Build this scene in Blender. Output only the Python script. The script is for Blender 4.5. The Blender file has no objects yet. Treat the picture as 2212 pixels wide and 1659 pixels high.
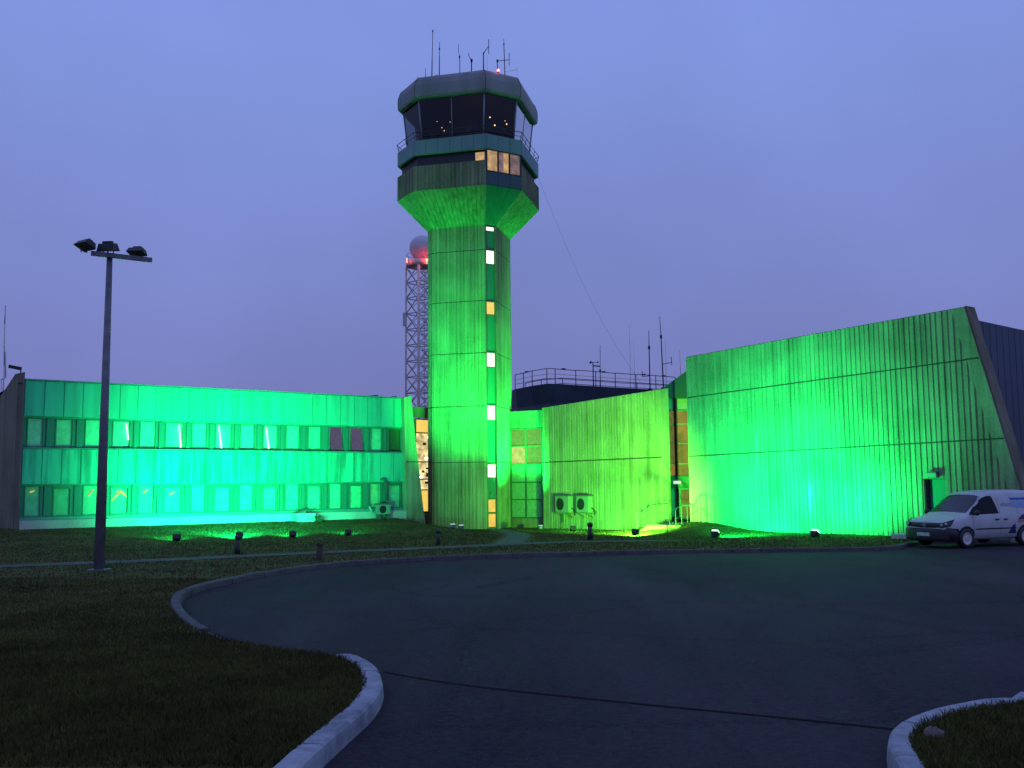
import bpy, bmesh, math, random
from mathutils import Vector, Matrix, Quaternion
from mathutils.geometry import delaunay_2d_cdt
R = math.radians
rnd = random.Random(7)
scn = bpy.context.scene
col = scn.collection

# ------------------------------------------------------------------ camera
W0, H0, F0 = 2212.0, 1659.0, 2087.0
PITCH, ROLL = math.atan(215/2087), 0.0095
EYE = Vector((0, 0, 1.6))
fwd = Vector((0, math.cos(PITCH), math.sin(PITCH)))
_r0 = Vector((1, 0, 0)); _u0 = Vector((0, -math.sin(PITCH), math.cos(PITCH)))
right = _r0*math.cos(ROLL) - _u0*math.sin(ROLL)
up = _u0*math.cos(ROLL) + _r0*math.sin(ROLL)
cd = bpy.data.cameras.new('camera'); cam = bpy.data.objects.new('camera', cd); col.objects.link(cam)
cd.sensor_width = 36; cd.lens = 36*F0/W0; cd.clip_end = 6000; cd.clip_start = 0.05
cam.matrix_world = Matrix(((right.x, up.x, -fwd.x, EYE.x), (right.y, up.y, -fwd.y, EYE.y),
                           (right.z, up.z, -fwd.z, EYE.z), (0, 0, 0, 1)))
scn.camera = cam

def ray(u, v):
    return (fwd + right*((u-W0/2)/F0) - up*((v-H0/2)/F0))
def at_y(u, v, Y):
    d = ray(u, v); return EYE + d*(Y/d.y)
def zat(X, Y, v):            # height of a vertical line's point that shows at image row v
    lo, hi = -60.0, 90.0
    for _ in range(60):
        z = (lo+hi)/2
        d = Vector((X, Y, z)) - EYE
        vv = H0/2 - F0*d.dot(up)/d.dot(fwd)
        if vv > v: lo = z
        else: hi = z
    return (lo+hi)/2
def f2(x, y): return (x/1.47559, y/1.47559)

def sstep(a, b, x):
    t = min(1, max(0, (x-a)/(b-a))); return t*t*(3-2*t)

# ------------------------------------------------------------------ helpers
def link(o): col.objects.link(o); return o
def tag(o, label=None, cat=None, group=None, kind=None):
    if label: o['label'] = label
    if cat: o['category'] = cat
    if group: o['group'] = group
    if kind: o['kind'] = kind
    return o
def empty(name, loc, label=None, cat=None, group=None, rz=0):
    o = link(bpy.data.objects.new(name, None)); o.location = loc; o.rotation_euler = (0, 0, rz)
    o.empty_display_size = 0.3
    return tag(o, label, cat, group)

class MB:
    def __init__(s): s.v = []; s.f = []; s.sm = []; s.keep = set()
    def add(s, vs, fs, smooth=False):
        b = len(s.v); s.v += [Vector(p) for p in vs]
        for f in fs: s.f.append([b+i for i in f]); s.sm.append(smooth)
        return s
    def addk(s, vs, fs, flip=False):      # faces whose winding is already outward
        n = len(s.f); s.add(vs, [tuple(f)[::-1] for f in fs] if flip else fs); s.keep |= set(range(n, len(s.f))); return s
    def quad(s, a, b, c, d): return s.add([a, b, c, d], [(0, 1, 2, 3)])
    def poly(s, pts): return s.add(pts, [tuple(range(len(pts)))])
    def box8(s, p):           # p: 4 bottom + 4 top
        return s.add(p, [(3, 2, 1, 0), (4, 5, 6, 7), (0, 1, 5, 4), (1, 2, 6, 5), (2, 3, 7, 6), (3, 0, 4, 7)])
    def box(s, c, sz, M=None):
        c = Vector(c); h = Vector(sz)/2
        P = [Vector((x*h.x, y*h.y, z*h.z)) for z in (-1, 1) for x, y in ((-1, -1), (1, -1), (1, 1), (-1, 1))]
        if M: P = [M @ p for p in P]
        return s.box8([c+p for p in P])
    def tube(s, a, b, r0, r1=None, n=6, cap=True, smooth=True):
        a, b = Vector(a), Vector(b); r1 = r0 if r1 is None else r1
        d = (b-a)
        if d.length < 1e-6: return s
        q = d.to_track_quat('Z', 'Y')
        vs = []
        for p, r in ((a, r0), (b, r1)):
            for i in range(n):
                t = 2*math.pi*i/n; vs.append(p + q @ Vector((r*math.cos(t), r*math.sin(t), 0)))
        fs = [(i, (i+1) % n, n+(i+1) % n, n+i) for i in range(n)]
        s.add(vs, fs, smooth)
        if cap:
            b0 = len(s.v)-2*n
            s.f.append([b0+i for i in range(n)][::-1]); s.sm.append(False)
            s.f.append([b0+n+i for i in range(n)]); s.sm.append(False)
        return s
    def path(s, pts, r, n=6):
        for a, b in zip(pts[:-1], pts[1:]): s.tube(a, b, r, r, n)
        return s
    def lathe(s, c, prof, n=24, M=None, smooth=True):   # prof [(r,z)]
        c = Vector(c); vs = []
        for r, z in prof:
            for i in range(n):
                t = 2*math.pi*i/n; p = Vector((r*math.cos(t), r*math.sin(t), z))
                vs.append(c + (M @ p if M else p))
        fs = []
        for k in range(len(prof)-1):
            for i in range(n):
                fs.append((k*n+i, k*n+(i+1) % n, (k+1)*n+(i+1) % n, (k+1)*n+i))
        return s.add(vs, fs, smooth)
    def sphere(s, c, r, n=12, m=8):
        prof = [(max(1e-4, r*math.sin(math.pi*k/m)), -r*math.cos(math.pi*k/m)) for k in range(m+1)]
        return s.lathe(c, prof, n)
    def prism(s, pts, off):   # polygon pts extruded by vector off
        n = len(pts); off = Vector(off); P = [Vector(p) for p in pts]
        vs = P + [p+off for p in P]
        fs = [tuple(range(n))[::-1], tuple(range(n, 2*n))] + [(i, (i+1) % n, n+(i+1) % n, n+i) for i in range(n)]
        return s.add(vs, fs)
    def build(s, name, mat, parent=None, loc=None, local=False, bevel=0, fix=True):
        me = bpy.data.meshes.new(name)
        o = Vector((0, 0, 0))
        if parent is not None and not local:
            o = Vector(parent.location); pp = parent.parent
            while pp is not None: o += Vector(pp.location); pp = pp.parent
        if parent is None and loc is not None and not local: o = Vector(loc)
        me.from_pydata([tuple(p-o) for p in s.v], [], s.f)
        me.polygons.foreach_set('use_smooth', s.sm)
        me.materials.append(mat)
        if fix:
            bm = bmesh.new(); bm.from_mesh(me)
            bm.faces.ensure_lookup_table()
            bmesh.ops.recalc_face_normals(bm, faces=[f for f in bm.faces if f.index not in s.keep]); bm.to_mesh(me); bm.free()
        me.update()
        ob = link(bpy.data.objects.new(name, me))
        if parent is not None: ob.parent = parent
        elif loc is not None: ob.location = loc
        if bevel:
            md = ob.modifiers.new('bevel', 'BEVEL'); md.width = bevel; md.segments = 2; md.limit_method = 'ANGLE'; md.angle_limit = R(40)
        return ob
def copy_tree(o, parent=None):
    c = link(o.copy()); 
    if parent is not None: c.parent = parent; c.matrix_parent_inverse = o.matrix_parent_inverse
    for ch in list(o.children): copy_tree(ch, c)
    return c

class Frame:                  # vertical plane: s along, t outward (towards the viewer), z up
    def __init__(f, a, b):
        f.o = Vector((a[0], a[1], 0)); d = Vector((b[0]-a[0], b[1]-a[1], 0)); f.L = d.length; f.d = d.normalized()
        f.n = Vector((f.d.y, -f.d.x, 0))
        if f.n.dot(Vector((0, 0, 0))-f.o) < 0: f.n = -f.n
    def p(f, s, t, z): return f.o + f.d*s + f.n*t + Vector((0, 0, z))
    def px(f, u, v, t=0):     # (s, z) of an image point on the plane at offset t
        d = ray(u, v); o = f.o + f.n*t
        k = (o-EYE).dot(f.n)/d.dot(f.n); q = EYE + d*k
        return (q-o).dot(f.d), q.z
    def box(f, mb, s0, s1, t0, t1, z0, z1):
        return mb.box8([f.p(s0, t0, z0), f.p(s1, t0, z0), f.p(s1, t1, z0), f.p(s0, t1, z0),
                        f.p(s0, t0, z1), f.p(s1, t0, z1), f.p(s1, t1, z1), f.p(s0, t1, z1)])
    def slab(f, mb, pts, t0, t1):   # polygon (s,z) extruded from t0 to t1
        return mb.prism([f.p(s, t0, z) for s, z in pts], f.n*(t1-t0))

# ------------------------------------------------------------------ materials
def newmat(name):
    m = bpy.data.materials.new(name); m.use_nodes = True
    nt = m.node_tree; return m, nt, nt.nodes['Principled BSDF'], nt.nodes['Material Output']
def setin(b, **k):
    for n, v in k.items():
        n = n.replace('_', ' ')
        if n in b.inputs: b.inputs[n].default_value = v
def plain(name, c, rough=0.6, metal=0.0, spec=0.5, var=0.12, scale=6.0, coat=0.0):
    m, nt, b, o = newmat(name)
    setin(b, Roughness=rough, Metallic=metal, Specular_IOR_Level=spec, Coat_Weight=coat)
    tc = nt.nodes.new('ShaderNodeTexCoord'); nz = nt.nodes.new('ShaderNodeTexNoise'); nz.inputs['Scale'].default_value = scale
    nz.inputs['Detail'].default_value = 5
    mp = nt.nodes.new('ShaderNodeMapRange'); mp.inputs[1].default_value = 0.3; mp.inputs[2].default_value = 0.7
    mp.inputs[3].default_value = 1-var; mp.inputs[4].default_value = 1+var
    mx = nt.nodes.new('ShaderNodeVectorMath'); mx.operation = 'SCALE'; mx.inputs[0].default_value = c[:3]
    nt.links.new(tc.outputs['Object'], nz.inputs['Vector']); nt.links.new(nz.outputs['Fac'], mp.inputs[0])
    nt.links.new(mp.outputs[0], mx.inputs['Scale']); nt.links.new(mx.outputs[0], b.inputs['Base Color'])
    return m
def streaky(name, lo, hi, rough=0.9, sx=1.6, sz=0.12, spots=0.5, bump=0.25, spec=0.3, contrast=(0.32, 0.68), lime=False, grain=0.5):
    """weathered wall: broad mottling, vertical run-off streaks, fine grain"""
    m, nt, b, o = newmat(name); setin(b, Roughness=rough, Specular_IOR_Level=spec)
    L = nt.links.new
    tc = nt.nodes.new('ShaderNodeTexCoord')
    mp = nt.nodes.new('ShaderNodeMapping'); mp.inputs['Scale'].default_value = (sx, sx, sz); L(tc.outputs['Object'], mp.inputs[0])
    n1 = nt.nodes.new('ShaderNodeTexNoise'); n1.inputs['Scale'].default_value = 1.0; n1.inputs['Detail'].default_value = 6; L(mp.outputs[0], n1.inputs['Vector'])
    n2 = nt.nodes.new('ShaderNodeTexNoise'); n2.inputs['Scale'].default_value = 0.45; n2.inputs['Detail'].default_value = 7; L(tc.outputs['Object'], n2.inputs['Vector'])
    n3 = nt.nodes.new('ShaderNodeTexNoise'); n3.inputs['Scale'].default_value = 14; n3.inputs['Detail'].default_value = 4; L(tc.outputs['Object'], n3.inputs['Vector'])
    a = nt.nodes.new('ShaderNodeMath'); a.operation = 'MULTIPLY_ADD'; a.inputs[1].default_value = spots; L(n2.outputs['Fac'], a.inputs[0]); L(n1.outputs['Fac'], a.inputs[2])
    a2 = nt.nodes.new('ShaderNodeMath'); a2.operation = 'MULTIPLY_ADD'; a2.inputs[1].default_value = grain; L(n3.outputs['Fac'], a2.inputs[0]); L(a.outputs[0], a2.inputs[2])
    tot = 1+spots+grain
    rp = nt.nodes.new('ShaderNodeMapRange'); rp.inputs[1].default_value = contrast[0]*tot; rp.inputs[2].default_value = contrast[1]*tot; L(a2.outputs[0], rp.inputs[0])
    mx = nt.nodes.new('ShaderNodeMix'); mx.data_type = 'RGBA'; mx.inputs[6].default_value = (*lo, 1); mx.inputs[7].default_value = (*hi, 1)
    L(rp.outputs[0], mx.inputs[0]); L(mx.outputs[2], b.inputs['Base Color'])
    if lime:      # pale lime runs
        m2 = nt.nodes.new('ShaderNodeMapping'); m2.inputs['Scale'].default_value = (2.2, 2.2, 0.22); m2.inputs['Location'].default_value = (3.1, 0.4, 0.1); L(tc.outputs['Object'], m2.inputs[0])
        n4 = nt.nodes.new('ShaderNodeTexNoise'); n4.inputs['Scale'].default_value = 1.0; n4.inputs['Detail'].default_value = 3; L(m2.outputs[0], n4.inputs['Vector'])
        r4 = nt.nodes.new('ShaderNodeMapRange'); r4.inputs[1].default_value = .69; r4.inputs[2].default_value = .76; L(n4.outputs['Fac'], r4.inputs[0])
        x4 = nt.nodes.new('ShaderNodeMix'); x4.data_type = 'RGBA'; x4.inputs[7].default_value = (.8, .8, .76, 1); L(mx.outputs[2], x4.inputs[6]); L(r4.outputs[0], x4.inputs[0]); L(x4.outputs[2], b.inputs['Base Color'])
    bp = nt.nodes.new('ShaderNodeBump'); bp.inputs['Strength'].default_value = bump; bp.inputs['Distance'].default_value = 0.02
    L(n3.outputs['Fac'], bp.inputs['Height']); L(bp.outputs[0], b.inputs['Normal'])
    return m
def emit(name, c, k, var=0.0, scale=2.0):
    m, nt, b, o = newmat(name); setin(b, Roughness=0.2)
    b.inputs['Base Color'].default_value = (0.05, 0.05, 0.05, 1)
    b.inputs['Emission Color'].default_value = (*c, 1); b.inputs['Emission Strength'].default_value = k
    if var:
        tc = nt.nodes.new('ShaderNodeTexCoord'); nz = nt.nodes.new('ShaderNodeTexNoise'); nz.inputs['Scale'].default_value = scale
        mr = nt.nodes.new('ShaderNodeMapRange'); mr.inputs[1].default_value = .35; mr.inputs[2].default_value = .65
        mr.inputs[3].default_value = k*(1-var); mr.inputs[4].default_value = k*(1+var)
        nt.links.new(tc.outputs['Object'], nz.inputs['Vector']); nt.links.new(nz.outputs['Fac'], mr.inputs[0]); nt.links.new(mr.outputs[0], b.inputs['Emission Strength'])
    return m
def thin_glass(name, tint=(0.85, 0.9, 0.9), refl=0.1, rough=0.02):
    m, nt, b, o = newmat(name); nt.nodes.remove(b)
    t = nt.nodes.new('ShaderNodeBsdfTransparent'); t.inputs[0].default_value = (*tint, 1)
    g = nt.nodes.new('ShaderNodeBsdfGlossy'); g.inputs['Roughness'].default_value = rough
    lw = nt.nodes.new('ShaderNodeLayerWeight'); lw.inputs[0].default_value = 0.2
    mr = nt.nodes.new('ShaderNodeMapRange'); mr.inputs[3].default_value = refl; mr.inputs[4].default_value = 0.85
    mx = nt.nodes.new('ShaderNodeMixShader')
    nt.links.new(lw.outputs['Fresnel'], mr.inputs[0]); nt.links.new(mr.outputs[0], mx.inputs[0])
    nt.links.new(t.outputs[0], mx.inputs[1]); nt.links.new(g.outputs[0], mx.inputs[2]); nt.links.new(mx.outputs[0], o.inputs[0])
    return m

M = {}
M['concrete'] = streaky('ribbed concrete', (0.135, 0.14, 0.08), (0.37, 0.385, 0.225), sx=4.2, sz=0.14, spots=1.0, contrast=(.36, .60))
M['concrete_hall'] = streaky('ribbed hall concrete', (0.13, 0.145, 0.085), (0.33, 0.385, 0.235), sx=4.2, sz=0.14, spots=1.0, contrast=(.36, .60), lime=True)
M['concrete_dark'] = streaky('weathered concrete', (0.08, 0.072, 0.05), (0.27, 0.245, 0.165), sx=3.2, sz=.1, spots=.8, contrast=(.36, .62))
M['plinth'] = streaky('plinth render', (0.35, 0.36, 0.33), (0.6, 0.6, 0.55), sz=0.6)
M['teal_cab'] = streaky('cab teal cladding', (0.13, 0.22, 0.215), (0.19, 0.32, 0.31), rough=.5, bump=.03)
M['teal'] = streaky('teal cladding', (0.03, 0.32, 0.20), (0.05, 0.54, 0.34), rough=0.45, sx=2.2, sz=0.1, spots=0.3, bump=0.03, spec=0.4, contrast=(0.30, 0.55), grain=.12)
M['teal_stain'] = streaky('stained teal cladding', (0.012, 0.17, 0.11), (0.05, 0.53, 0.34), rough=.45, sx=3.0, sz=.16, spots=.35, bump=.03, spec=.4, contrast=(.36, .52), grain=.08)
M['teal_mid'] = streaky('teal window panel', (0.028, 0.14, 0.10), (0.05, 0.22, 0.16), rough=0.45, bump=0.03)
M['teal_dark'] = streaky('dark teal panel', (0.015, 0.06, 0.065), (0.025, 0.09, 0.095), rough=0.45, bump=0.03)
M['blue_clad'] = streaky('dark blue cladding', (0.045, 0.06, 0.09), (0.075, 0.10, 0.15), rough=0.5, bump=0.05)
M['fascia'] = streaky('cab roof fascia', (0.19, 0.205, 0.19), (0.33, 0.345, 0.325), rough=0.6, bump=0.05)
M['roof'] = plain('roof felt', (0.08, 0.08, 0.085), 0.9)
M['frame'] = plain('dark window frame', (0.04, 0.12, 0.08), 0.5)
M['frame_wing'] = plain('green window frame', (0.03, 0.17, 0.10), 0.5)
M['frame_black'] = plain('black frame', (0.02, 0.022, 0.025), 0.5)
M['frame_teal'] = plain('teal window frame', (0.07, 0.24, 0.20), 0.5)
M['mullion'] = plain('grey mullion', (0.25, 0.26, 0.3), 0.4)
M['glass'] = thin_glass('window glass', (0.82, 0.9, 0.88), 0.06)
M['cab_glass'] = thin_glass('cab glass', (0.42, 0.44, 0.47), 0.03)
M['blind'] = plain('window blind', (0.26, 0.72, 0.46), 0.85, var=0.15, scale=3)
M['blind_dark'] = plain('olive blind', (0.12, 0.18, 0.08), 0.85)
M['mirror'] = plain('mirror film', (0.45, 0.30, 0.24), 0.15, metal=1.0)
M['lit_white'] = emit('lit stair window', (1.0, 0.92, 0.82), 1.6)
M['lit_yellow'] = emit('warm lit window', (1.0, 0.66, 0.13), 0.95, 0.06, 3)
M['lit_yellow2'] = emit('warm lit door', (1.0, 0.62, 0.10), 0.85, 0.12, 2)
M['lit_dim'] = emit('dim curtain window', (1.0, 0.60, 0.24), 0.5, 0.3, 2.5)
M['lit_dimmer'] = emit('dim net curtain', (0.55, 0.33, 0.28), 0.33, 0.35, 3)
M['lit_olive'] = emit('curtain pane', (0.55, 0.42, 0.09), 0.24, 0.25, 4)
M['lit_amber'] = emit('amber lit hall', (0.90, 0.45, 0.09), 0.24, 0.4, 1.5)
M['lit_cream'] = emit('lit corridor', (1.0, 0.80, 0.35), 0.8, 0.6, 2.2)
M['lamp_white'] = emit('white lamp', (1.0, 0.95, 0.85), 5)
M['tube'] = emit('pane streak glow', (0.85, 0.95, 1.0), 2.2)
M['lamp_warm'] = emit('warm lamp', (1.0, 0.62, 0.25), 4)
M['lamp_red'] = emit('red obstruction lamp', (1.0, 0.08, 0.05), 12)
M['lens'] = emit('floodlight lens', (0.6, 1.0, 0.75), 2.0)
M['metal'] = plain('galvanised steel', (0.22, 0.22, 0.24), 0.55, metal=0.3)
M['mast'] = plain('mast steel', (0.66, 0.59, 0.56), 0.6, metal=0.2)
M['rust'] = plain('rusty steel', (0.75, 0.60, 0.50), 0.8, var=0.3)
M['black'] = plain('black metal', (0.018, 0.018, 0.02), 0.55)
M['dark'] = plain('dark antenna', (0.03, 0.03, 0.045), 0.6)
M['pole'] = plain('painted pole', (0.16, 0.155, 0.17), 0.55, var=0.2)
M['ac'] = plain('air conditioner casing', (0.22, 0.28, 0.22), 0.5, var=0.08)
M['ac_top'] = plain('air conditioner lid', (0.10, 0.10, 0.10), 0.7)
M['radome'] = plain('radome shell', (0.62, 0.58, 0.60), 0.8)
M['ceiling'] = plain('cab ceiling', (0.06, 0.03, 0.02), 0.9)
M['desk'] = plain('cab desk', (0.03, 0.025, 0.025), 0.6)
M['handrail'] = plain('teal handrail', (0.03, 0.10, 0.08), 0.6)
M['timber'] = plain('timber bollard', (0.07, 0.05, 0.04), 0.9)
M['plant'] = plain('shrub leaf', (0.06, 0.09, 0.03), 0.8, var=0.3)
M['stone'] = plain('rough stone', (0.14, 0.11, 0.09), 0.9, var=0.3)
M['path'] = streaky('concrete path', (0.05, 0.05, 0.04), (0.10, 0.097, 0.085), sx=1, sz=1)
M['kerb_white'] = streaky('white painted kerb', (0.14, 0.15, 0.165), (0.37, 0.38, 0.40), sx=5, sz=5, spots=0.9, contrast=(0.34, 0.6))
M['kerb_grey'] = streaky('bare kerb stone', (0.06, 0.055, 0.05), (0.13, 0.12, 0.115), sx=4, sz=4)

def mat_asphalt():
    m, nt, b, o = newmat('asphalt'); setin(b, Roughness=0.9, Specular_IOR_Level=0.12); L = nt.links.new
    tc = nt.nodes.new('ShaderNodeTexCoord')
    n1 = nt.nodes.new('ShaderNodeTexNoise'); n1.inputs['Scale'].default_value = 0.25; n1.inputs['Detail'].default_value = 6; n1.inputs['Roughness'].default_value = .6
    mp = nt.nodes.new('ShaderNodeMapping'); mp.inputs['Scale'].default_value = (1.2, 0.25, 1); mp.inputs['Rotation'].default_value = (0, 0, R(-72))
    n2 = nt.nodes.new('ShaderNodeTexNoise'); n2.inputs['Scale'].default_value = 90; n2.inputs['Detail'].default_value = 3
    n3 = nt.nodes.new('ShaderNodeTexNoise'); n3.inputs['Scale'].default_value = 16; n3.inputs['Detail'].default_value = 6
    L(tc.outputs['Object'], mp.inputs[0]); L(mp.outputs[0], n1.inputs['Vector']); L(tc.outputs['Object'], n2.inputs['Vector']); L(tc.outputs['Object'], n3.inputs['Vector'])
    a = nt.nodes.new('ShaderNodeMath'); a.operation = 'MULTIPLY_ADD'; a.inputs[1].default_value = 0.8; L(n2.outputs['Fac'], a.inputs[0]); L(n1.outputs['Fac'], a.inputs[2])
    a3 = nt.nodes.new('ShaderNodeMath'); a3.operation = 'MULTIPLY_ADD'; a3.inputs[1].default_value = 0.5; L(n3.outputs['Fac'], a3.inputs[0]); L(a.outputs[0], a3.inputs[2])
    v1 = nt.nodes.new('ShaderNodeTexVoronoi'); v1.feature = 'DISTANCE_TO_EDGE'; v1.inputs['Scale'].default_value = 0.22; v1.inputs['Randomness'].default_value = 1.0
    wp = nt.nodes.new('ShaderNodeVectorMath'); wp.operation = 'ADD'; wm = nt.nodes.new('ShaderNodeVectorMath'); wm.operation = 'SCALE'; wm.inputs['Scale'].default_value = 0.9
    L(n3.outputs['Color'], wm.inputs[0]); L(tc.outputs['Object'], wp.inputs[0]); L(wm.outputs[0], wp.inputs[1]); L(wp.outputs[0], v1.inputs['Vector'])
    cm = nt.nodes.new('ShaderNodeMapRange'); cm.inputs[1].default_value = 0.0; cm.inputs[2].default_value = 0.012; cm.inputs[3].default_value = 0.45; cm.inputs[4].default_value = 1.0; L(v1.outputs['Distance'], cm.inputs[0])
    rp = nt.nodes.new('ShaderNodeValToRGB'); cr = rp.color_ramp
    cr.elements[0].position = 0.36; cr.elements[0].color = (0.013, 0.0092, 0.0118, 1); cr.elements[1].position = 0.66; cr.elements[1].color = (0.074, 0.054, 0.069, 1)
    mr = nt.nodes.new('ShaderNodeMapRange'); mr.inputs[2].default_value = 2.3; L(a3.outputs[0], mr.inputs[0]); cs = nt.nodes.new('ShaderNodeVectorMath'); cs.operation = 'SCALE'; L(mr.outputs[0], rp.inputs[0]); L(rp.outputs[0], cs.inputs[0]); L(cm.outputs[0], cs.inputs['Scale']); L(cs.outputs[0], b.inputs['Base Color'])
    bp = nt.nodes.new('ShaderNodeBump'); bp.inputs['Strength'].default_value = 0.6; bp.inputs['Distance'].default_value = 0.012
    L(a.outputs[0], bp.inputs['Height']); L(bp.outputs[0], b.inputs['Normal'])
    return m
M['asphalt'] = mat_asphalt()
def mat_grass(name, blades=False):
    m, nt, b, o = newmat(name); setin(b, Roughness=0.95, Specular_IOR_Level=0.15); L = nt.links.new
    tc = nt.nodes.new('ShaderNodeTexCoord')
    n1 = nt.nodes.new('ShaderNodeTexNoise'); n1.inputs['Scale'].default_value = 0.7; n1.inputs['Detail'].default_value = 8; n1.inputs['Roughness'].default_value = .7
    n2 = nt.nodes.new('ShaderNodeTexNoise'); n2.inputs['Scale'].default_value = 22; n2.inputs['Detail'].default_value = 5
    L(tc.outputs['Object'], n1.inputs['Vector']); L(tc.outputs['Object'], n2.inputs['Vector'])
    a = nt.nodes.new('ShaderNodeMath'); a.operation = 'MULTIPLY_ADD'; a.inputs[1].default_value = 0.7; L(n2.outputs['Fac'], a.inputs[0]); L(n1.outputs['Fac'], a.inputs[2])
    mr = nt.nodes.new('ShaderNodeMapRange'); mr.inputs[1].default_value = .5; mr.inputs[2].default_value = 1.2; L(a.outputs[0], mr.inputs[0])
    rp = nt.nodes.new('ShaderNodeValToRGB'); cr = rp.color_ramp
    cr.elements[0].position = 0.15; cr.elements[0].color = (0.030, 0.036, 0.008, 1); cr.elements[1].position = 0.85; cr.elements[1].color = (0.115, 0.132, 0.028, 1)
    e = cr.elements.new(0.55); e.color = (0.08, 0.072, 0.019, 1)
    L(mr.outputs[0], rp.inputs[0]); L(rp.outputs[0], b.inputs['Base Color'])
    if not blades:
        bp = nt.nodes.new('ShaderNodeBump'); bp.inputs['Strength'].default_value = 0.9; bp.inputs['Distance'].default_value = 0.05
        L(n2.outputs['Fac'], bp.inputs['Height']); L(bp.outputs[0], b.inputs['Normal'])
    return m
M['grass'] = mat_grass('lawn'); M['blades'] = mat_grass('grass blades', True)

# ------------------------------------------------------------------ main plan lines
LW = Frame(at_y(45, 1000, 45), at_y(880, 1000, 57))          # office wing facade
MW = Frame(at_y(1172, 1000, 60), at_y(1441, 1000, 51))       # middle concrete block
HW = Frame(at_y(1487, 1000, 48.5), at_y(2167, 1000, 35.5))   # hall
TC = at_y(1017, 1000, 62); TC.z = 0                          # tower axis

def base_z(x, y):
    s = sstep(6, 15, x)
    a = 0.05 - 0.02*min(y, 64)
    b = max(a, -0.49 - 0.028*max(0, min(y, 37)-32.5))
    return a*(1-s) + b*s
_q = at_y(1491, 1135, 47.0)
def lawn_z(x, y):
    z = base_z(x, y)
    p = Vector((x, y, 0)) - LW.o; s = p.dot(LW.d); t = p.dot(LW.n)
    if -3 < s < LW.L+3 and -3 < t < 9:
        e = sstep(-3, -0.8, s)*(1-sstep(LW.L-1.2, LW.L+1.8, s))
        k = min(1, max(0, (8.6-max(t, 0))/8.6))
        z = z + (max(z, -0.27) - z)*(k**0.85)*e
    d2 = (x-_q.x)**2/9 + (y-_q.y)**2/6
    z += 0.5*math.exp(-d2)
    return z
def ground_px(u, v, fn=lawn_z, dz=0.0):
    d = ray(u, v); k = 1.0
    lo, hi = 0.5, 90.0
    for _ in range(50):
        k = (lo+hi)/2; q = EYE + d*k
        if q.z > fn(q.x, q.y)+dz: lo = k
        else: hi = k
    q = EYE + d*lo; q.z = fn(q.x, q.y)+dz
    return q

def catmull(pts, n=8):
    out = []
    P = [pts[0]] + list(pts) + [pts[-1]]
    for i in range(1, len(P)-2):
        for j in range(n):
            t = j/n; a, b, c, d = P[i-1], P[i], P[i+1], P[i+2]
            out.append(0.5*((2*b) + (c-a)*t + (2*a-5*b+4*c-d)*t*t + (3*b-a-3*c+d)*t**3))
    out.append(P[-2]); return out

# ------------------------------------------------------------------ ground, road, lawns
mb = MB(); mb.quad((-2500, -2500, -1.9), (2500, -2500, -1.9), (2500, 2500, -1.9), (-2500, 2500, -1.9))
tag(mb.build('ground', M['grass']), kind='structure')

KERB_H = 0.11
def to2(q): return Vector((q.x, q.y))
k_px = [(400, 1900), (520, 1750), (597, 1659), (700, 1573), (757, 1527), (784, 1492), (789, 1470), (780, 1447), (760, 1430), (725, 1417), (650, 1407),
        (560, 1394), (470, 1377), (420, 1356), (386, 1331), (371, 1308), (372, 1291), (386, 1278), (430, 1262), (500, 1247), (560, 1236), (700, 1217),
        (850, 1206), (1000, 1199), (1200, 1193), (1500, 1187), (1800, 1183), (1920, 1180), (1965, 1172), (2030, 1167), (2300, 1164)]
kp = [to2(ground_px(u, v, base_z)) for u, v in k_px]
kp = [kp[0] + (kp[0]-kp[1]).normalized()*6] + kp + [Vector((34, kp[-1].y+0.3)), Vector((70, kp[-1].y+0.6))]
kcurve = catmull(kp, 8)
i_px = [(2150, 2000), (2060, 1790), (1996, 1659), (1970, 1622), (1969, 1590), (1986, 1569), (2025, 1550), (2085, 1533), (2212, 1517), (2400, 1508)]
ip = [to2(ground_px(u, v, base_z)) for u, v in i_px]
ip = [ip[0] + (ip[0]-ip[1]).normalized()*4] + ip + [ip[-1] + Vector((6, -1.0)), ip[-1] + Vector((14, -4.5))]
icurve = catmull(ip, 8)

def inside(p, poly):
    c = False; n = len(poly); j = n-1
    for i in range(n):
        a, b = poly[i], poly[j]
        if (a.y > p.y) != (b.y > p.y) and p.x < (b.x-a.x)*(p.y-a.y)/(b.y-a.y)+a.x: c = not c
        j = i
    return c
def sheet(name, poly, gx, gy, step, fn, mat):
    pts = [p.copy() for p in poly]; n = len(pts)
    x = gx[0]
    while x <= gx[1]:
        y = gy[0]
        while y <= gy[1]:
            p = Vector((x+rnd.uniform(-.1, .1)*step, y+rnd.uniform(-.1, .1)*step))
            if inside(p, poly): pts.append(p)
            y += step
        x += step
    vs, es, fs, *_ = delaunay_2d_cdt(pts, [(i, (i+1) % n) for i in range(n)], [list(range(n))], 1, 1e-4)
    mb = MB(); mb.add([(v.x, v.y, fn(v.x, v.y)) for v in vs], [tuple(f) for f in fs], True)
    me = mb.build(name, mat, fix=False)
    for p in me.data.polygons:
        if p.normal.z < 0: p.flip()
    return tag(me, kind='structure')
lawn_poly = kcurve + [Vector((70, 67)), Vector((-75, 67)), Vector((-75, -8))]
sheet('lawn', lawn_poly, (-40, 36), (3, 66), 0.9, lawn_z, M['grass'])
isl_poly = icurve + [Vector((ip[-1].x, ip[0].y))]
sheet('lawn', isl_poly, (2, 24), (0, 16), 1.2, base_z, M['grass'])
road_poly = [Vector((-75, -40)), Vector((75, -40)), Vector((75, 40)), Vector((-75, 40))]
sheet('road', road_poly, (-30, 60), (-20, 39), 2.0, lambda x, y: base_z(x, y)-KERB_H, M['asphalt'])

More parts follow.
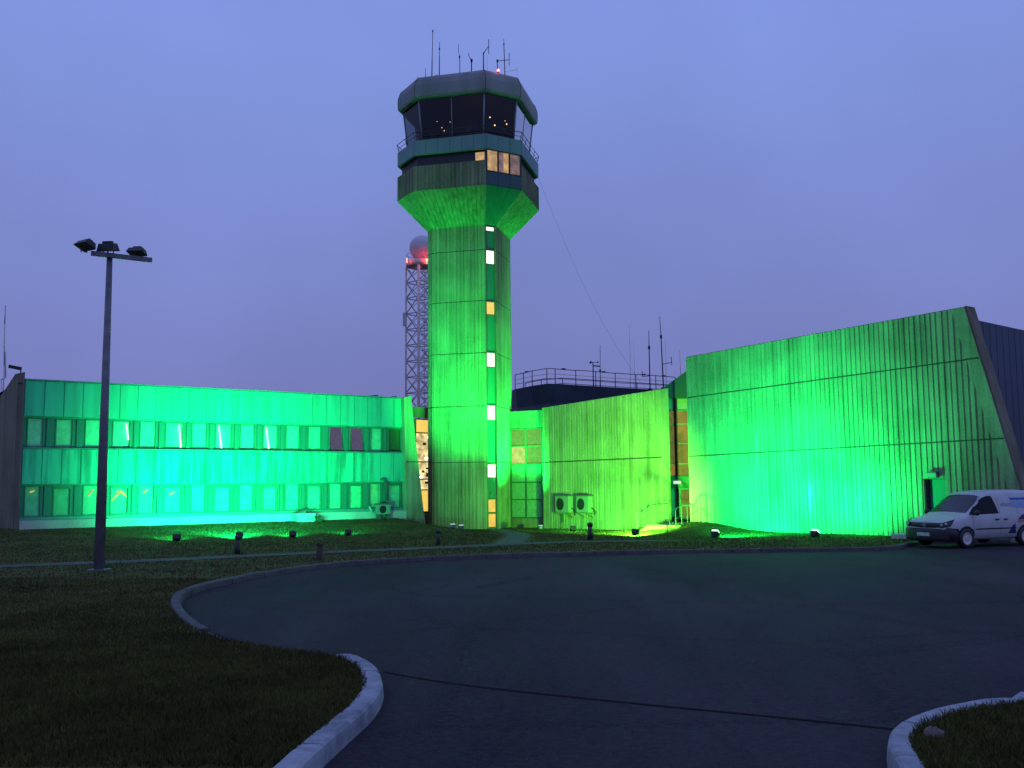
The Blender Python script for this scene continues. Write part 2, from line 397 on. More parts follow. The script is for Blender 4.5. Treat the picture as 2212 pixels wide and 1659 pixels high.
def kerb(curve, i0, i1, mat, side, w=0.24, h=0.025):
    """kerb stones swept along the lawn edge; side=+1 puts the road on the right of the curve"""
    mb = MB(); C0 = curve[i0:i1+1]; prof = [(-0.02, -0.3), (-0.02, h-0.012), (0.0, h), (w*0.8, h), (w*0.95, h-0.018), (w, h-0.045), (w+0.015, -KERB_H-0.06), (w+0.015, -0.3)]
    m = len(prof); kr = random.Random(i0+int(w*1000))
    acc = [0.0]
    for a, b in zip(C0[:-1], C0[1:]): acc.append(acc[-1]+(b-a).length)
    def at(d):
        d = min(max(d, 0), acc[-1]); k = 0
        while k < len(acc)-2 and acc[k+1] < d: k += 1
        t = (d-acc[k])/max(1e-6, acc[k+1]-acc[k]); return C0[k].lerp(C0[k+1], t)
    d = 0.0
    while d < acc[-1]-.05:
        e = min(d+.915, acc[-1]); n = 5; vs = []; jo, jh = kr.uniform(-.006, .006), kr.uniform(-.006, .004)
        for i in range(n+1):
            q0 = d+.007+(e-d-.014)*i/n; c = at(q0); t = (at(q0+.05)-at(q0-.05)).normalized(); nn = Vector((t.y, -t.x))*side
            for k, (o, z) in enumerate(prof):
                q = c + nn*(o+jo); vs.append((q.x, q.y, base_z(c.x, c.y)+z+jh+(kr.uniform(-.004, .004) if 0 < k < 6 else 0)))
        fs = [(i*m+k, i*m+k+1, (i+1)*m+k+1, (i+1)*m+k) for i in range(n) for k in range(m-1)] + [tuple(range(m)), tuple(n*m+k for k in range(m))[::-1]]
        mb.add(vs, fs, False); d = e
    return tag(mb.build('kerb', mat), kind='structure')
i_sp = 8*11      # where the white paint stops (point of the tip)
kerb(kcurve, 0, 80, M['kerb_white'], 1, w=.155, h=.02)
kerb(kcurve, 80, 110, M['kerb_grey'], 1, w=.15, h=-.03)
kerb(kcurve, 110, len(kcurve)-1, M['kerb_grey'], 1, w=0.15, h=0.015)
kerb(icurve, 0, len(icurve)-1, M['kerb_white'], -1, w=0.135, h=.02)

def strip(name, pxs, width, dz, mat, fn, n=8, mb=None):
    c = catmull([to2(ground_px(u, v, fn)) for u, v in pxs], n); m2 = MB(); vs = []
    for i, p in enumerate(c):
        a = c[max(0, i-1)]; b = c[min(len(c)-1, i+1)]; t = (b-a).normalized(); nn = Vector((-t.y, t.x))*width/2
        for q in (p-nn, p+nn): vs.append((q.x, q.y, fn(q.x, q.y)+dz))
    m2.add(vs, [(2*i, 2*i+1, 2*i+3, 2*i+2) for i in range(len(c)-1)], False)
    if name == 'footpath': PATH_C.append((c, width))
    return tag(m2.build(name, mat), kind='structure')
PATH_C = []
strip('footpath', [(-500, 1242), (-200, 1232), (0, 1224), (310, 1212), (500, 1203), (690, 1194), (1000, 1181), (1200, 1172), (1420, 1168)], 1.3, 0.012, M['path'], base_z, 12)
strip('footpath', [(1095, 1178), (1110, 1166), (1120, 1156), (1090, 1148), (1068, 1144)], 1.1, 0.018, M['path'], base_z, 10)
road_z = lambda x, y: base_z(x, y)-KERB_H
strip('tar_seam', [(830, 1452), (1000, 1480), (1330, 1516), (1700, 1552), (2000, 1583), (2200, 1604)], 0.045, 0.005, plain('tar', (0.012, 0.011, 0.012), 0.95, spec=.1), road_z, 6)
strip('worn_marking', [(1040, 1268), (1110, 1252), (1150, 1246)], 0.22, 0.005, plain('worn paint', (0.050, 0.042, 0.049), 0.95, spec=.05, var=0.5, scale=9), road_z, 6)

# grass blades over the near lawns
def blades():
    mb = MB(); vs = []; fs = []
    def put(p, hgt):
        a = rnd.uniform(0, 6.283); w = rnd.uniform(.004, .009); dx, dy = math.cos(a)*w, math.sin(a)*w
        l = rnd.uniform(.2, .9)*hgt; b = rnd.uniform(0, 6.283)
        z = base_z(p.x, p.y)-0.004; i = len(vs)
        vs.extend([(p.x-dx, p.y-dy, z), (p.x+dx, p.y+dy, z), (p.x+math.cos(b)*l, p.y+math.sin(b)*l, z+hgt)]); fs.append((i, i+1, i+2))
    n = 0
    while n < 90000:
        v = 1659 - (rnd.random()**0.8)*(1659-1250); u = rnd.uniform(-30, 830)
        q = to2(ground_px_fast(u, v))
        if inside_fast(q): put(q, rnd.uniform(.025, .06)); n += 1
    n = 0
    while n < 9000:
        q = to2(ground_px_fast(rnd.uniform(1960, 2240), rnd.uniform(1515, 1670)))
        if inside(q, isl_poly): put(q, rnd.uniform(.025, .06)); n += 1
    n = 0
    while n < 70000:
        x, y = rnd.uniform(-30, 22), rnd.uniform(18, 58); q = Vector((x, y))
        if abs(x)/y > .6 or not inside(q, far_poly) or (q-LW.o.xy).dot(LW.n.xy) < .4: continue
        if any((p-q).length < wd*.5+.25 for c, wd in PATH_C for p in c): continue
        a = rnd.uniform(0, 6.283); w = rnd.uniform(.012, .026); hg = rnd.uniform(.03, .065)*(1.7 if rnd.random() < .05 else 1); dx, dy = math.cos(a)*w, math.sin(a)*w; z = lawn_z(x, y)-.01; i = len(vs); l = rnd.uniform(-.5, .5)*hg
        vs.extend([(x-dx, y-dy, z), (x+dx, y+dy, z), (x+l, y+rnd.uniform(-.5, .5)*hg, z+hg)]); fs.append((i, i+1, i+2)); n += 1
    mb.v = [Vector(p) for p in vs]; mb.f = fs; mb.sm = [False]*len(fs)
    tag(mb.build('grass', M['blades'], fix=False), 'short dark grass on the lawns in front', 'grass', kind='stuff')
def ground_px_fast(u, v):     # near ground is the plane z = 0.05 - 0.02 y
    d = ray(u, v); k = (0.05-EYE.z)/(d.z+0.02*d.y); return EYE + d*k
far_poly = [p for i, p in enumerate(kcurve) if i > 110] + [Vector((40, 66)), Vector((-40, 66)), Vector((-40, 18))]
near_poly = [p for p in kcurve if p.y < 22] + [Vector((-40, 22)), Vector((-40, -8))]
def inside_fast(q): return inside(q, near_poly)
blades()

# ------------------------------------------------------------------ ribbed concrete
M['joint'] = plain('panel joint', (.05, .055, .04), .95)
def ribbed_quad(mb, p00, p10, p11, p01, n, depth=0.045, fill=0.74, joints=(), gap=0.045, outward=None, jm=None):
    """raised ribs on the quad (u across, v up) with shadow gaps at the given v"""
    P = [Vector(p) for p in (p00, p10, p11, p01)]
    def S(u, v): return (P[0]*(1-u)+P[1]*u)*(1-v) + (P[3]*(1-u)+P[2]*u)*v
    nrm = (P[1]-P[0]).cross(P[3]-P[0]).normalized()
    flip = outward is not None and nrm.dot(outward) < 0
    if flip: nrm = -nrm
    H = (P[3]-P[0]).length; vs = [0.0]
    for j in sorted(joints): vs += [j-gap/2/H, j+gap/2/H]
    vs.append(1.0)
    mb.addk(P, [(0, 1, 2, 3)], flip)
    if jm is not None:
        for j in joints:
            a = [S(u, v) + nrm*.012 for u, v in ((0, j-gap/2/H), (1, j-gap/2/H), (1, j+gap/2/H), (0, j+gap/2/H))]; jm.append((a, flip, j))
    for k in range(0, len(vs), 2):
        v0, v1 = vs[k], vs[k+1]
        for i in range(n):
            u0 = (i+(1-fill)/2)/n; u1 = (i+1-(1-fill)/2)/n; e = 0.1*fill/n
            a = [S(u0, v0), S(u1, v0), S(u1, v1), S(u0, v1)]
            b = [S(u0+e, v0)+nrm*depth, S(u1-e, v0)+nrm*depth, S(u1-e, v1)+nrm*depth, S(u0+e, v1)+nrm*depth]
            mb.addk(a+b, [(4, 5, 6, 7), (0, 1, 5, 4), (1, 2, 6, 5), (2, 3, 7, 6), (3, 0, 4, 7)], flip)
def ribbed_wall(mb, fr, s0, s1, zb, zt, pitch, joints, depth=0.05, fill=0.74, gap=0.07, t=0.0):
    n = max(1, round((s1-s0)/pitch)); w = (s1-s0)/n
    for i in range(n):
        a = s0+i*w+(1-fill)*w/2; b = a+fill*w; c = (a+b)/2
        zs = [zb(c)]
        for j in sorted(joints, key=lambda f: f(c)):
            zj = j(c)
            if zb(c)+.1 < zj < zt(c)-.1: zs += [zj-gap/2, zj+gap/2]
        zs.append(zt(c))
        if zs[-1] <= zs[0]: continue
        e = w*0.07
        for k in range(0, len(zs), 2):
            z0, z1 = zs[k], zs[k+1]
            A = [fr.p(a, t, z0), fr.p(b, t, z0), fr.p(b, t, z1), fr.p(a, t, z1)]
            B = [fr.p(a+e, t+depth, z0), fr.p(b-e, t+depth, z0), fr.p(b-e, t+depth, z1), fr.p(a+e, t+depth, z1)]
            mb.addk(A+B, [(4, 5, 6, 7), (0, 1, 5, 4), (1, 2, 6, 5), (2, 3, 7, 6), (3, 0, 4, 7)])

# ------------------------------------------------------------------ control tower
tower = empty('control_tower', (TC.x, TC.y, -1.2), 'tall octagonal ribbed concrete control tower with a glazed cab on top, lit green from below', 'control tower')
def ring(Rr, a0, a1, z, c=TC):      # octagon with alternating sides; a0, a1 = angles of the two seed vertices
    out = []
    for k in range(4):
        for a in (a0, a1):
            t = R(a+90*k); out.append(Vector((c.x+Rr*math.sin(t), c.y-Rr*math.cos(t), z)))
    return out      # order: a0, a1, a0+90, a1+90 ... ; side 0->1 is short when a1-a0 is small
SA = (22.5, 37.5); CA = (15.0, 46.0)
RS = 2.84; RC = 4.74
vS = ring(RS, *SA, 0)[0]; vC = ring(RC, *CA, 0)[0]
zS = lambda v: zat(vS.x, vS.y, v)
zC = lambda v, r=RC: zat(TC.x+r*math.sin(R(15)), TC.y-r*math.cos(R(15)), v)
z_base = -1.35; z_top = zS(485.5)
jz = [zS(v) for v in (539, 649, 761.6, 876.5, 998)]
b0, b1 = ring(RS, *SA, z_base), ring(RS, *SA, z_top)
mb = MB(); Hs = z_top-z_base; jl = []
for k in range(8):
    k2 = (k+1) % 8; out = (b0[k]+b0[k2])/2 - Vector((TC.x, TC.y, z_base))
    if k % 2 == 1:
        ribbed_quad(mb, b0[k], b0[k2], b1[k2], b1[k], 15, 0.045, joints=[(z-z_base)/Hs for z in jz], outward=out, jm=jl)
    elif k != 0:
        ribbed_quad(mb, b0[k], b0[k2], b1[k2], b1[k], 3, 0.045, joints=[(z-z_base)/Hs for z in jz], outward=out, jm=jl)
mb.build('shaft', M['concrete'], tower)
for zj_ in sorted(set(x[2] for x in jl)):
    jmb = MB()
    for a, fl_, j in jl:
        if j == zj_: jmb.addk(a, [(0, 1, 2, 3)], fl_)
    jmb.build('panel_joint', M['joint'], tower)
# stair strip on the short facet
ST = Frame(b0[0], b0[1]); Ls = ST.L
mb = MB(); ST.box(mb, 0.05, Ls-.05, -0.25, -0.10, z_base, z_top); strip_o = mb.build('stair_strip', M['teal_mid'], tower)
mb = MB()
for a, b in ((0.0, 0.05), (Ls-.05, Ls)): ST.box(mb, a, b, -0.25, 0.05, z_base, z_top-.02)
mb.build('strip_edge', M['concrete_dark'], tower)
stz = lambda v: zat(ST.p(Ls/2, -.1, 0).x, ST.p(Ls/2, -.1, 0).y, v)
for va, vb, mk in ((491, 499, 'lit_white'), (542, 570, 'lit_white'), (653, 679, 'lit_yellow'), (763, 792, 'lit_white'), (877, 907, 'lit_white'), (1003.5, 1031, 'lit_white')):
    z1, z0 = stz(va), stz(vb)
    m2 = MB()
    ST.box(m2, 0.055, Ls-.055, -0.1, -0.05, z1, z1+.07); ST.box(m2, 0.055, Ls-.055, -0.1, -0.05, z0-.07, z0)
    ST.box(m2, 0.055, 0.10, -0.1, -0.05, z0, z1); ST.box(m2, Ls-.10, Ls-.055, -0.1, -0.05, z0, z1)
    fr = m2.build('stair_window', M['frame'], tower)
    m3 = MB(); ST.box(m3, 0.10, Ls-.10, -0.1, -0.07, z0, z1); m3.build('pane', M[mk], fr)
z1, zm, z0 = stz(1079), stz(1108), stz(1138)
m2 = MB(); ST.box(m2, .055, Ls-.055, -.1, -.04, z1, z1+.08); ST.box(m2, .055, .13, -.1, -.04, z0-.2, z1); ST.box(m2, Ls-.12, Ls-.055, -.1, -.04, z0-.2, z1); ST.box(m2, .13, Ls-.12, -.1, -.05, zm-.06, zm+.06); ST.box(m2, .13, Ls-.12, -.1, -.05, z0-.2, z0)
dr = m2.build('door', M['frame'], tower)
m3 = MB(); ST.box(m3, .13, Ls-.12, -.1, -.07, z0, zm-.06); ST.box(m3, .13, Ls-.12, -.1, -.07, zm+.06, z1); m3.build('door_pane', M['lit_yellow2'], dr)
m3 = MB(); m3.tube(ST.p(Ls*.5-.1, -.02, stz(1066)), ST.p(Ls*.5+.1, -.02, stz(1066)), .06, .06, 8); m3.build('bulkhead_lamp', M['ac'], tower)
# flare
zc0 = zC(398)
f1 = ring(RC, *CA, zc0); cen = Vector((TC.x, TC.y, 0))
for k in range(8):
    k2 = (k+1) % 8; out = (f1[k]+f1[k2])/2 - cen; out.z = -2
    if k == 0: continue
    ribm = MB()
    ribbed_quad(ribm, b1[k], b1[k2], f1[k2], f1[k], 15 if k % 2 else 7, 0.05, outward=out)
    if k == 1: allr = ribm
    else: allr.addk(ribm.v, ribm.f)
allr.build('flared_underside', M['concrete'], tower)
mb = MB(); mb.quad(b1[0], b1[1], f1[1], f1[0])
o8 = (f1[0]+f1[1])/2-cen; nrm = (b1[1]-b1[0]).cross(f1[0]-b1[0]).normalized()
if nrm.z > 0: nrm = -nrm
for u in (1/3, 2/3):
    a = b1[0].lerp(b1[1], u); b = f1[0].lerp(f1[1], u); w = (b1[1]-b1[0]).normalized()*.02
    mb.box8([a-w, a+w, b+w, b-w, a-w+nrm*.03, a+w+nrm*.03, b+w+nrm*.03, b-w+nrm*.03])
mb.build('flare_panel', M['teal_mid'], tower)
# concrete band above the flare
zc1 = zC(345); zg0 = zC(320.8); zg1 = zC(288)
def facet(mb, Rr, z0, z1, ks, Rin=None):
    a, b = ring(Rr, *CA, z0), ring(Rr, *CA, z1); Ri = Rin or Rr-.2
    c, d = ring(Ri, *CA, z0), ring(Ri, *CA, z1)
    for k in ks:
        k2 = (k+1) % 8; mb.box8([a[k], a[k2], c[k2], c[k], b[k], b[k2], d[k2], d[k]])
mb = MB()
r0, r1 = ring(RC, *CA, zc0), ring(RC, *CA, zc1)
for k in range(1, 8):
    k2 = (k+1) % 8; ribbed_quad(mb, r0[k], r0[k2], r1[k2], r1[k], 19 if k % 2 else 9, .04, outward=(r0[k]+r0[k2])/2-cen)
facet(mb, RC-.004, zc0, zc1, range(1, 8), RC-.25)
mb.build('concrete_band', M['concrete_dark'], tower)
mb = MB(); facet(mb, RC-.28, zc1-.05, zg0+.02, range(1, 8), RC-.5); mb.build('strip_window', M['frame_black'], tower)
# small lit window at the right end of the front facet
ring_l = ring(RC-.27, *CA, 0)
FR = Frame(ring_l[7], ring_l[0])
s0, zz0 = FR.px(1027, 336, .03); s1, zz1 = FR.px(1049, 326, .03)
zz0, zz1 = zc1+.03, zg0-.12
mb = MB(); FR.box(mb, s0, s1, 0.01, .035, zz0, zz1); mb.build('lit_window', M['lit_dim'], tower)
# short facet with the three-light window and blue panels
rs = ring(RC, *CA, 0); SF = Frame(rs[0], rs[1]); ls = SF.L
zz = lambda v: zat(SF.p(ls/2, 0, 0).x, SF.p(ls/2, 0, 0).y, v)
zw0, zw1 = zz(373), zg0-.05
mb = MB(); SF.box(mb, 0, ls, -.25, -.02, zc0, zw0-.06)
for k in range(3): SF.box(mb, .03+k*(ls-.06)/3+.012, .03+(k+1)*(ls-.06)/3-.012, -.02, .01, zc0+.03, zw0-.09)
mb.build('spandrel_panel', M['blue_clad'], tower)
mb = MB(); SF.box(mb, 0, ls, -.2, 0, zw0-.06, zw0); SF.box(mb, 0, ls, -.2, 0, zw1, zg0+.02)
for k in range(4):
    c = .05+k*(ls-.1)/3; SF.box(mb, c-.05, c+.05, -.2, 0, zw0, zw1)
tw = mb.build('window_frame', M['frame_black'], tower)
lits = ['lit_dim', None, 'lit_dimmer']
for k in range(3):
    a = .05+k*(ls-.1)/3+.05; b = .05+(k+1)*(ls-.1)/3-.05
    if k == 1:
        m2 = MB(); SF.box(m2, a, a+(b-a)*.5, -.1, -.06, zw0, zw1); m2.build('pane', M['lit_dimmer'], tw)
        m2 = MB(); SF.box(m2, a+(b-a)*.5, b, -.1, -.06, zw0, zw1); m2.build('pane', M['lit_dim'], tw)
    else:
        m2 = MB(); SF.box(m2, a, b, -.1, -.06, zw0, zw1); m2.build('pane', M[lits[k]], tw)
# gallery parapet: teal panels with joints
mb = MB(); facet(mb, RC, zg0, zg1, range(8), RC-.16)
for k in range(8):
    a, b = ring(RC, *CA, 0)[k], ring(RC, *CA, 0)[(k+1) % 8]; G = Frame(a, b); G.n = ((a+b)/2-cen).normalized(); n = 6 if k % 2 else 3
    for i in range(n): G.box(mb, i*G.L/n+.022, (i+1)*G.L/n-.022, 0, .025, zg0+.03, zg1-.03)
mb.build('gallery_parapet', M['teal_cab'], tower)
mb = MB(); p = ring(RC-.1, *CA, zg0+.15); q = ring(RC-.1, *CA, zg0+.27); mb.poly(p); mb.poly(q); mb.build('gallery_floor', M['concrete_dark'], tower)
mb = MB(); rr0, rr1, rrm = ring(RC-.1, *CA, zg1-.05), ring(RC+.06, *CA, zg1+.5), ring(RC-.02, *CA, zg1+.25)
for k in range(8):
    k2 = (k+1) % 8; mb.tube(rr1[k], rr1[k2], .022); mb.tube(rrm[k], rrm[k2], .016)
    n = 4 if k % 2 else 2
    for i in range(n): mb.tube(rr0[k].lerp(rr0[k2], i/n), rr1[k].lerp(rr1[k2], i/n), .02)
mb.build('handrail', M['dark'], tower)
# cab glazing
zf0 = zC(195, 4.68); GB, GT = 4.05, 4.42
g0, g1 = ring(GB, *CA, zg1-.1), ring(GT, *CA, zf0+.25)
for k in range(8):
    k2 = (k+1) % 8; n = 2 if k % 2 else 1
    for i in range(n):
        m2 = MB(); m2.quad(g0[k].lerp(g0[k2], i/n), g0[k].lerp(g0[k2], (i+1)/n), g1[k].lerp(g1[k2], (i+1)/n), g1[k].lerp(g1[k2], i/n))
        m2.build('cab_window', M['cab_glass'], tower)
for k, ua, ub in ((3, 0, 1), (4, 0, 1), (5, 0, .45)):  # dark sheets added behind the far panes to block the sky
    h0, h1 = ring(GB-.08, *CA, zg1-.1), ring(GT-.08, *CA, zf0+.1); k2 = k+1
    m2 = MB(); m2.quad(h0[k].lerp(h0[k2], ua), h0[k].lerp(h0[k2], ub), h1[k].lerp(h1[k2], ub), h1[k].lerp(h1[k2], ua)); m2.build('sky_blocker', M['ceiling'], tower)
mb = MB()
for k in range(8):
    k2 = (k+1) % 8
    mb.tube(g0[k], g1[k], .05, .05, 6)
    if k % 2: mb.tube(g0[k].lerp(g0[k2], .5), g1[k].lerp(g1[k2], .5), .03, .03, 6)
    mb.tube(g0[k], g0[k2], .05)
mb.build('mullion', M['mullion'], tower)
mb = MB(); mb.poly(ring(GT-.05, *CA, zf0+.12)); mb.build('cab_ceiling', M['ceiling'], tower)
mb = MB(); mb.poly(ring(GB-.02, *CA, zg1-.3)); d0, d1, d2 = ring(GB-.25, *CA, zg1+.28), ring(GB-1.0, *CA, zg1+.28), ring(GB-.3, *CA, zg1-.3)
for k in range(8):
    k2 = (k+1) % 8; mb.quad(d0[k], d0[k2], d1[k2], d1[k]); mb.quad(d0[k], d0[k2], d2[k2], d2[k])
for a, hh in ((10, .75), (-25, .6), (-50, .7), (70, .55), (160, .8), (220, .7)):   # monitors and cabinets on the desk
    c = cen + Vector((2.9*math.sin(R(a)), -2.9*math.cos(R(a)), zg1+.28+hh/2)); mb.box(c, (.55, .18, hh), Matrix.Rotation(R(a), 3, 'Z'))
mb.lathe(cen+Vector((0, 0, zg1-.3)), [(.9, 0), (.9, 3.6)], 10)
mb.build('cab_desk', M['desk'], tower)
for (cx, cy, rr) in ((1483, 995, .05), (1350, 1240, .045), (1410, 1340, .05), (1560, 1325, .045), (1540, 1285, .025), (775, 1410, .03), (745, 1370, .025), (685, 1293, .02), (848, 1300, .02)):
    u, v = f2(1220+cx/3.95, 60+cy/3.95); q = at_y(u, v, 59.6); m2 = MB(); m2.sphere(q, rr, 8, 6); m2.build('indicator_lamp', M['lamp_warm'], tower)
ld = bpy.data.lights.new('cab_glow', 'POINT'); ld.energy = 5; ld.color = (1, .6, .35); ld.shadow_soft_size = .3
lo = link(bpy.data.objects.new('cab_glow', ld)); lo.parent = tower; lo.location = (0.6, -2.2, zg1+1.7-tower.location.z)
# roof fascia (bulging band), soffit and roof deck
zf1 = zC(148.8, 4.55)
hf = zf1-zf0
prof = [(4.40, -.02), (4.66, 0), (4.72, .08*hf), (4.74, .35*hf), (4.72, .58*hf), (4.58, .86*hf), (4.42, hf), (4.1, hf+.02)]
mb = MB(); rg = [ring(r, *CA, zf0+z) for r, z in prof]
for i in range(len(prof)-1):
    for k in range(8): mb.quad(rg[i][k], rg[i][(k+1) % 8], rg[i+1][(k+1) % 8], rg[i+1][k])
mb.build('roof_fascia', M['fascia'], tower)
for k in range(8):
    mb = MB()
    for (ra, za), (rb, zb_) in zip(prof[1:-2], prof[2:-1]):
        a = ring(ra+.006, *CA, zf0+za)[k]; b = ring(rb+.006, *CA, zf0+zb_)[k]; mb.tube(a, b, .02, .02, 5)
    mb.build('fascia_joint', M['concrete_dark'], tower)
mb = MB(); mb.poly(ring(4.12, *CA, zf1-.05)); mb.build('cab_roof', M['roof'], tower)
mb = MB(); s0_, s1_ = ring(4.42, *CA, zf0+.01), ring(GT-.1, *CA, zf0+.03)
for k in range(8): mb.quad(s0_[k], s0_[(k+1) % 8], s1_[(k+1) % 8], s1_[k])
mb.build('soffit', M['frame_black'], tower)

# ------------------------------------------------------------------ roof antennas
def antenna(name, label, cat, segs, Y, off, scale, r=0.03, mat='dark', group=None, extra=None, zb=None):
    """segs: list of polylines in crop pixels"""
    pl = [[at_y(*f2(off[0]+x/scale, off[1]+y/scale), Y) for x, y in s] for s in segs]
    b = pl[0][0].copy()
    if zb is not None: pl[0][0].z = zb; b.z = zb
    mb = MB()
    for i, s in enumerate(pl):
        for j, (p, q) in enumerate(zip(s[:-1], s[1:])):
            k = 1.0 if (i == 0 and j == 0) else 0.6
            mb.tube(p, q, r*k, r*k*.8, 6)
    mb.tube(b, b+Vector((0, 0, .08)), r*3, r*3, 8)
    if extra: extra(mb, pl)
    o = mb.build(name, M[mat], loc=b); return tag(o, label, cat, group)
C1 = (1220, 60); S1 = 3.95; zr = zf1-.03
YA = 59.2
def lump(i, j, rr):
    def f(mb, pl): mb.tube(pl[i][j]-Vector((0, 0, rr)), pl[i][j]+Vector((0, 0, rr)), rr*.7, rr*.7, 8)
    return f
TG = 'antennas on the control tower roof'
antenna('antenna', 'shortest whip antenna at the left rim of the tower roof', 'antenna', [[(538, 705), (538, 625)]], YA, C1, S1, .02, group=TG, zb=zr)
antenna('antenna', 'tallest single thick whip antenna on the tower roof', 'antenna', [[(618, 690), (622, 500), (630, 155)]], YA, C1, S1, .04, group=TG, zb=zr, extra=lump(0, 2, .06))
antenna('antenna', 'two-stage whip antenna just right of the tallest one on the tower roof', 'antenna', [[(712, 690), (714, 470), (714, 380), (717, 295)]], YA, C1, S1, .035, group=TG, zb=zr, extra=lump(0, 2, .06))
antenna('antenna', 'kinked thin antenna in the middle of the tower roof front edge', 'antenna', [[(972, 655), (968, 480), (953, 405), (955, 320)]], YA, C1, S1, .03, group=TG, zb=zr, extra=lump(0, 1, .07))
antenna('antenna', 'short post with a bent reddish arm on the tower roof', 'antenna', [[(1117, 640), (1118, 525), (1085, 470), (1083, 430)]], YA, C1, S1, .045, group=TG, zb=zr, extra=lump(0, 1, .1))
antenna('antenna', 'post with a diagonal arm holding an upright dipole on the tower roof', 'antenna', [[(1268, 628), (1268, 435), (1333, 345)], [(1333, 260), (1335, 440)]], YA, C1, S1, .045, group=TG, zb=zr, extra=lump(0, 1, .06))
antenna('antenna', 'faint thin whip rising from a small box on the tower roof', 'antenna', [[(1315, 605), (1315, 470)]], YA, C1, S1, .012, 'mast', TG, zb=zr, extra=lambda mb, pl: mb.box(pl[0][0]+Vector((0, 0, .12)), (.22, .2, .24)))
antenna('antenna', 'low post with a sideways arm and dipole behind the red roof lamp', 'antenna', [[(1445, 640), (1443, 530), (1595, 515)], [(1592, 430), (1592, 590)]], YA+.6, C1, S1, .04, group=TG, zb=zr, extra=lump(0, 1, .08))
antenna('antenna', 'tall whip antenna right of the red lamp on the tower roof', 'antenna', [[(1540, 672), (1525, 320), (1524, 250)]], YA, C1, S1, .035, group=TG, zb=zr, extra=lump(0, 1, .06))
antenna('antenna', 'red lit sideways boom antenna at the right rim of the tower roof', 'antenna', [[(1540, 675), (1540, 668), (1690, 640)], [(1690, 610), (1690, 700)]], YA, C1, S1, .025, 'rust', TG, zb=zr)
q = at_y(*f2(1220+1455/3.95, 60+668/3.95), 58.6); q.z = zr
ol = empty('obstruction_lamp', q, 'glowing red obstruction lamp on the tower roof rim', 'obstruction lamp')
zl = zat(q.x, q.y, f2(0, 60+650/3.95)[1])
mb = MB(); mb.tube(q, (q.x, q.y, zl-.08), .04); mb.build('stem', M['dark'], ol)
mb = MB(); mb.sphere((q.x, q.y, zl), .085, 10, 8); mb.build('bulb', M['lamp_red'], ol)
ld = bpy.data.lights.new('red_glow', 'POINT'); ld.energy = 14; ld.color = (1, .05, .04); ld.shadow_soft_size = .09
lo = link(bpy.data.objects.new('red_glow', ld)); lo.parent = ol; lo.location = (0.0, -.1, zl-q.z+.12)
for (cx, lab) in ((680, 'small dark box on the left part of the tower roof rim'), (1372, 'small dark box beside the red lamp on the tower roof rim')):
    p = at_y(*f2(1220+cx/3.95, 60+640/3.95), YA); p.z = zr
    mb = MB(); mb.box(p+Vector((0, 0, .14)), (.3, .25, .28)); mb.tube(p+Vector((0, 0, .28)), p+Vector((0, 0, .36)), .05)
    tag(mb.build('junction_box', M['dark'], loc=p), lab, 'junction box', 'boxes on the tower roof')

# ------------------------------------------------------------------ radar mast behind the tower
YR = 86.0
Lg = [at_y(877, 700, YR), at_y(904.5, 700, YR-1.15), at_y(932, 700, YR), at_y(904.5, 700, YR+1.15)]
zt_ = zat(Lg[1].x, Lg[1].y, 571); zb_ = -1.3
rm = empty('radar_mast', (Lg[1].x, YR, zb_), 'lattice steel radar mast with a grey radome ball glowing red at its foot', 'radar mast')
bay = (zt_ - zat(Lg[1].x, Lg[1].y, 605)); nb = int((zt_-zb_)/bay)+1
for i, l in enumerate(Lg):
    mb = MB(); a = Vector((l.x, l.y, zb_)); b = Vector((l.x, l.y, zt_)); mb.tube(a, b, .13 if i == 1 else .085, None, 8); mb.build('leg', M['rust' if i in (0, 1) else 'mast'], rm)
mb = MB()
for i in range(4):
    A, B = Lg[i], Lg[(i+1) % 4]
    for k in range(nb):
        z1 = zt_-k*bay; z0 = z1-bay
        P = lambda l, z: Vector((l.x, l.y, z))
        mb.tube(P(A, z1), P(B, z1), .055)
        if k % 2 == 0: mb.tube(P(A, z0), P(B, z1), .05)
        else: mb.tube(P(A, z1), P(B, z0), .04); mb.tube(P(A, z0), P(B, z1), .04)
        mid = P(A, z0).lerp(P(B, z1), .5); mb.tube(mid, P(A, z1) if k % 2 == 0 else P(B, z1), .03)
mb.build('bracing', M['mast'], rm)
mb = MB(); lc = (Lg[2]+Lg[1])/2 + Vector((.1, .25, 0))
for sx in (-.2, .2): mb.tube((lc.x+sx, lc.y, zb_), (lc.x+sx, lc.y, zt_), .03)
k = zb_+6
while k < zt_: mb.tube((lc.x-.2, lc.y, k), (lc.x+.2, lc.y, k), .018, None, 5); k += .3
k = zb_+6.2
while k < zt_:
    pts = [Vector((lc.x+.42*math.cos(t*.5236), lc.y+.42*math.sin(t*.5236)-.3, k)) for t in range(13)]; mb.path(pts, .03, 5); k += bay*.5
mb.build('ladder', M['mast'], rm)
mb = MB(); pc = Vector((Lg[1].x, YR, zt_))
mb.lathe(pc, [(1.2, 0.0), (1.28, .05), (1.28, .5), (1.2, .55), (.2, .55)], 12); mb.poly([pc+Vector((1.2*math.cos(t*.5236), 1.2*math.sin(t*.5236), 0)) for t in range(12)]); mb.build('platform', M['rust'], rm)
rc = at_y(912, 536, YR); rr_ = 28/2087*YR
mb = MB(); mb.sphere(rc, rr_, 28, 18); rdm = mb.build('radome', M['radome'], rm)
mb = MB(); mb.tube((rc.x, rc.y, zt_+.5), (rc.x, rc.y, rc.z-rr_*.8), .5, .5, 12)
for t in range(12): mb.tube(pc+Vector((1.24*math.cos(t*.5236), 1.24*math.sin(t*.5236), .5)), pc+Vector((1.24*math.cos(t*.5236), 1.24*math.sin(t*.5236), 1.1)), .02)
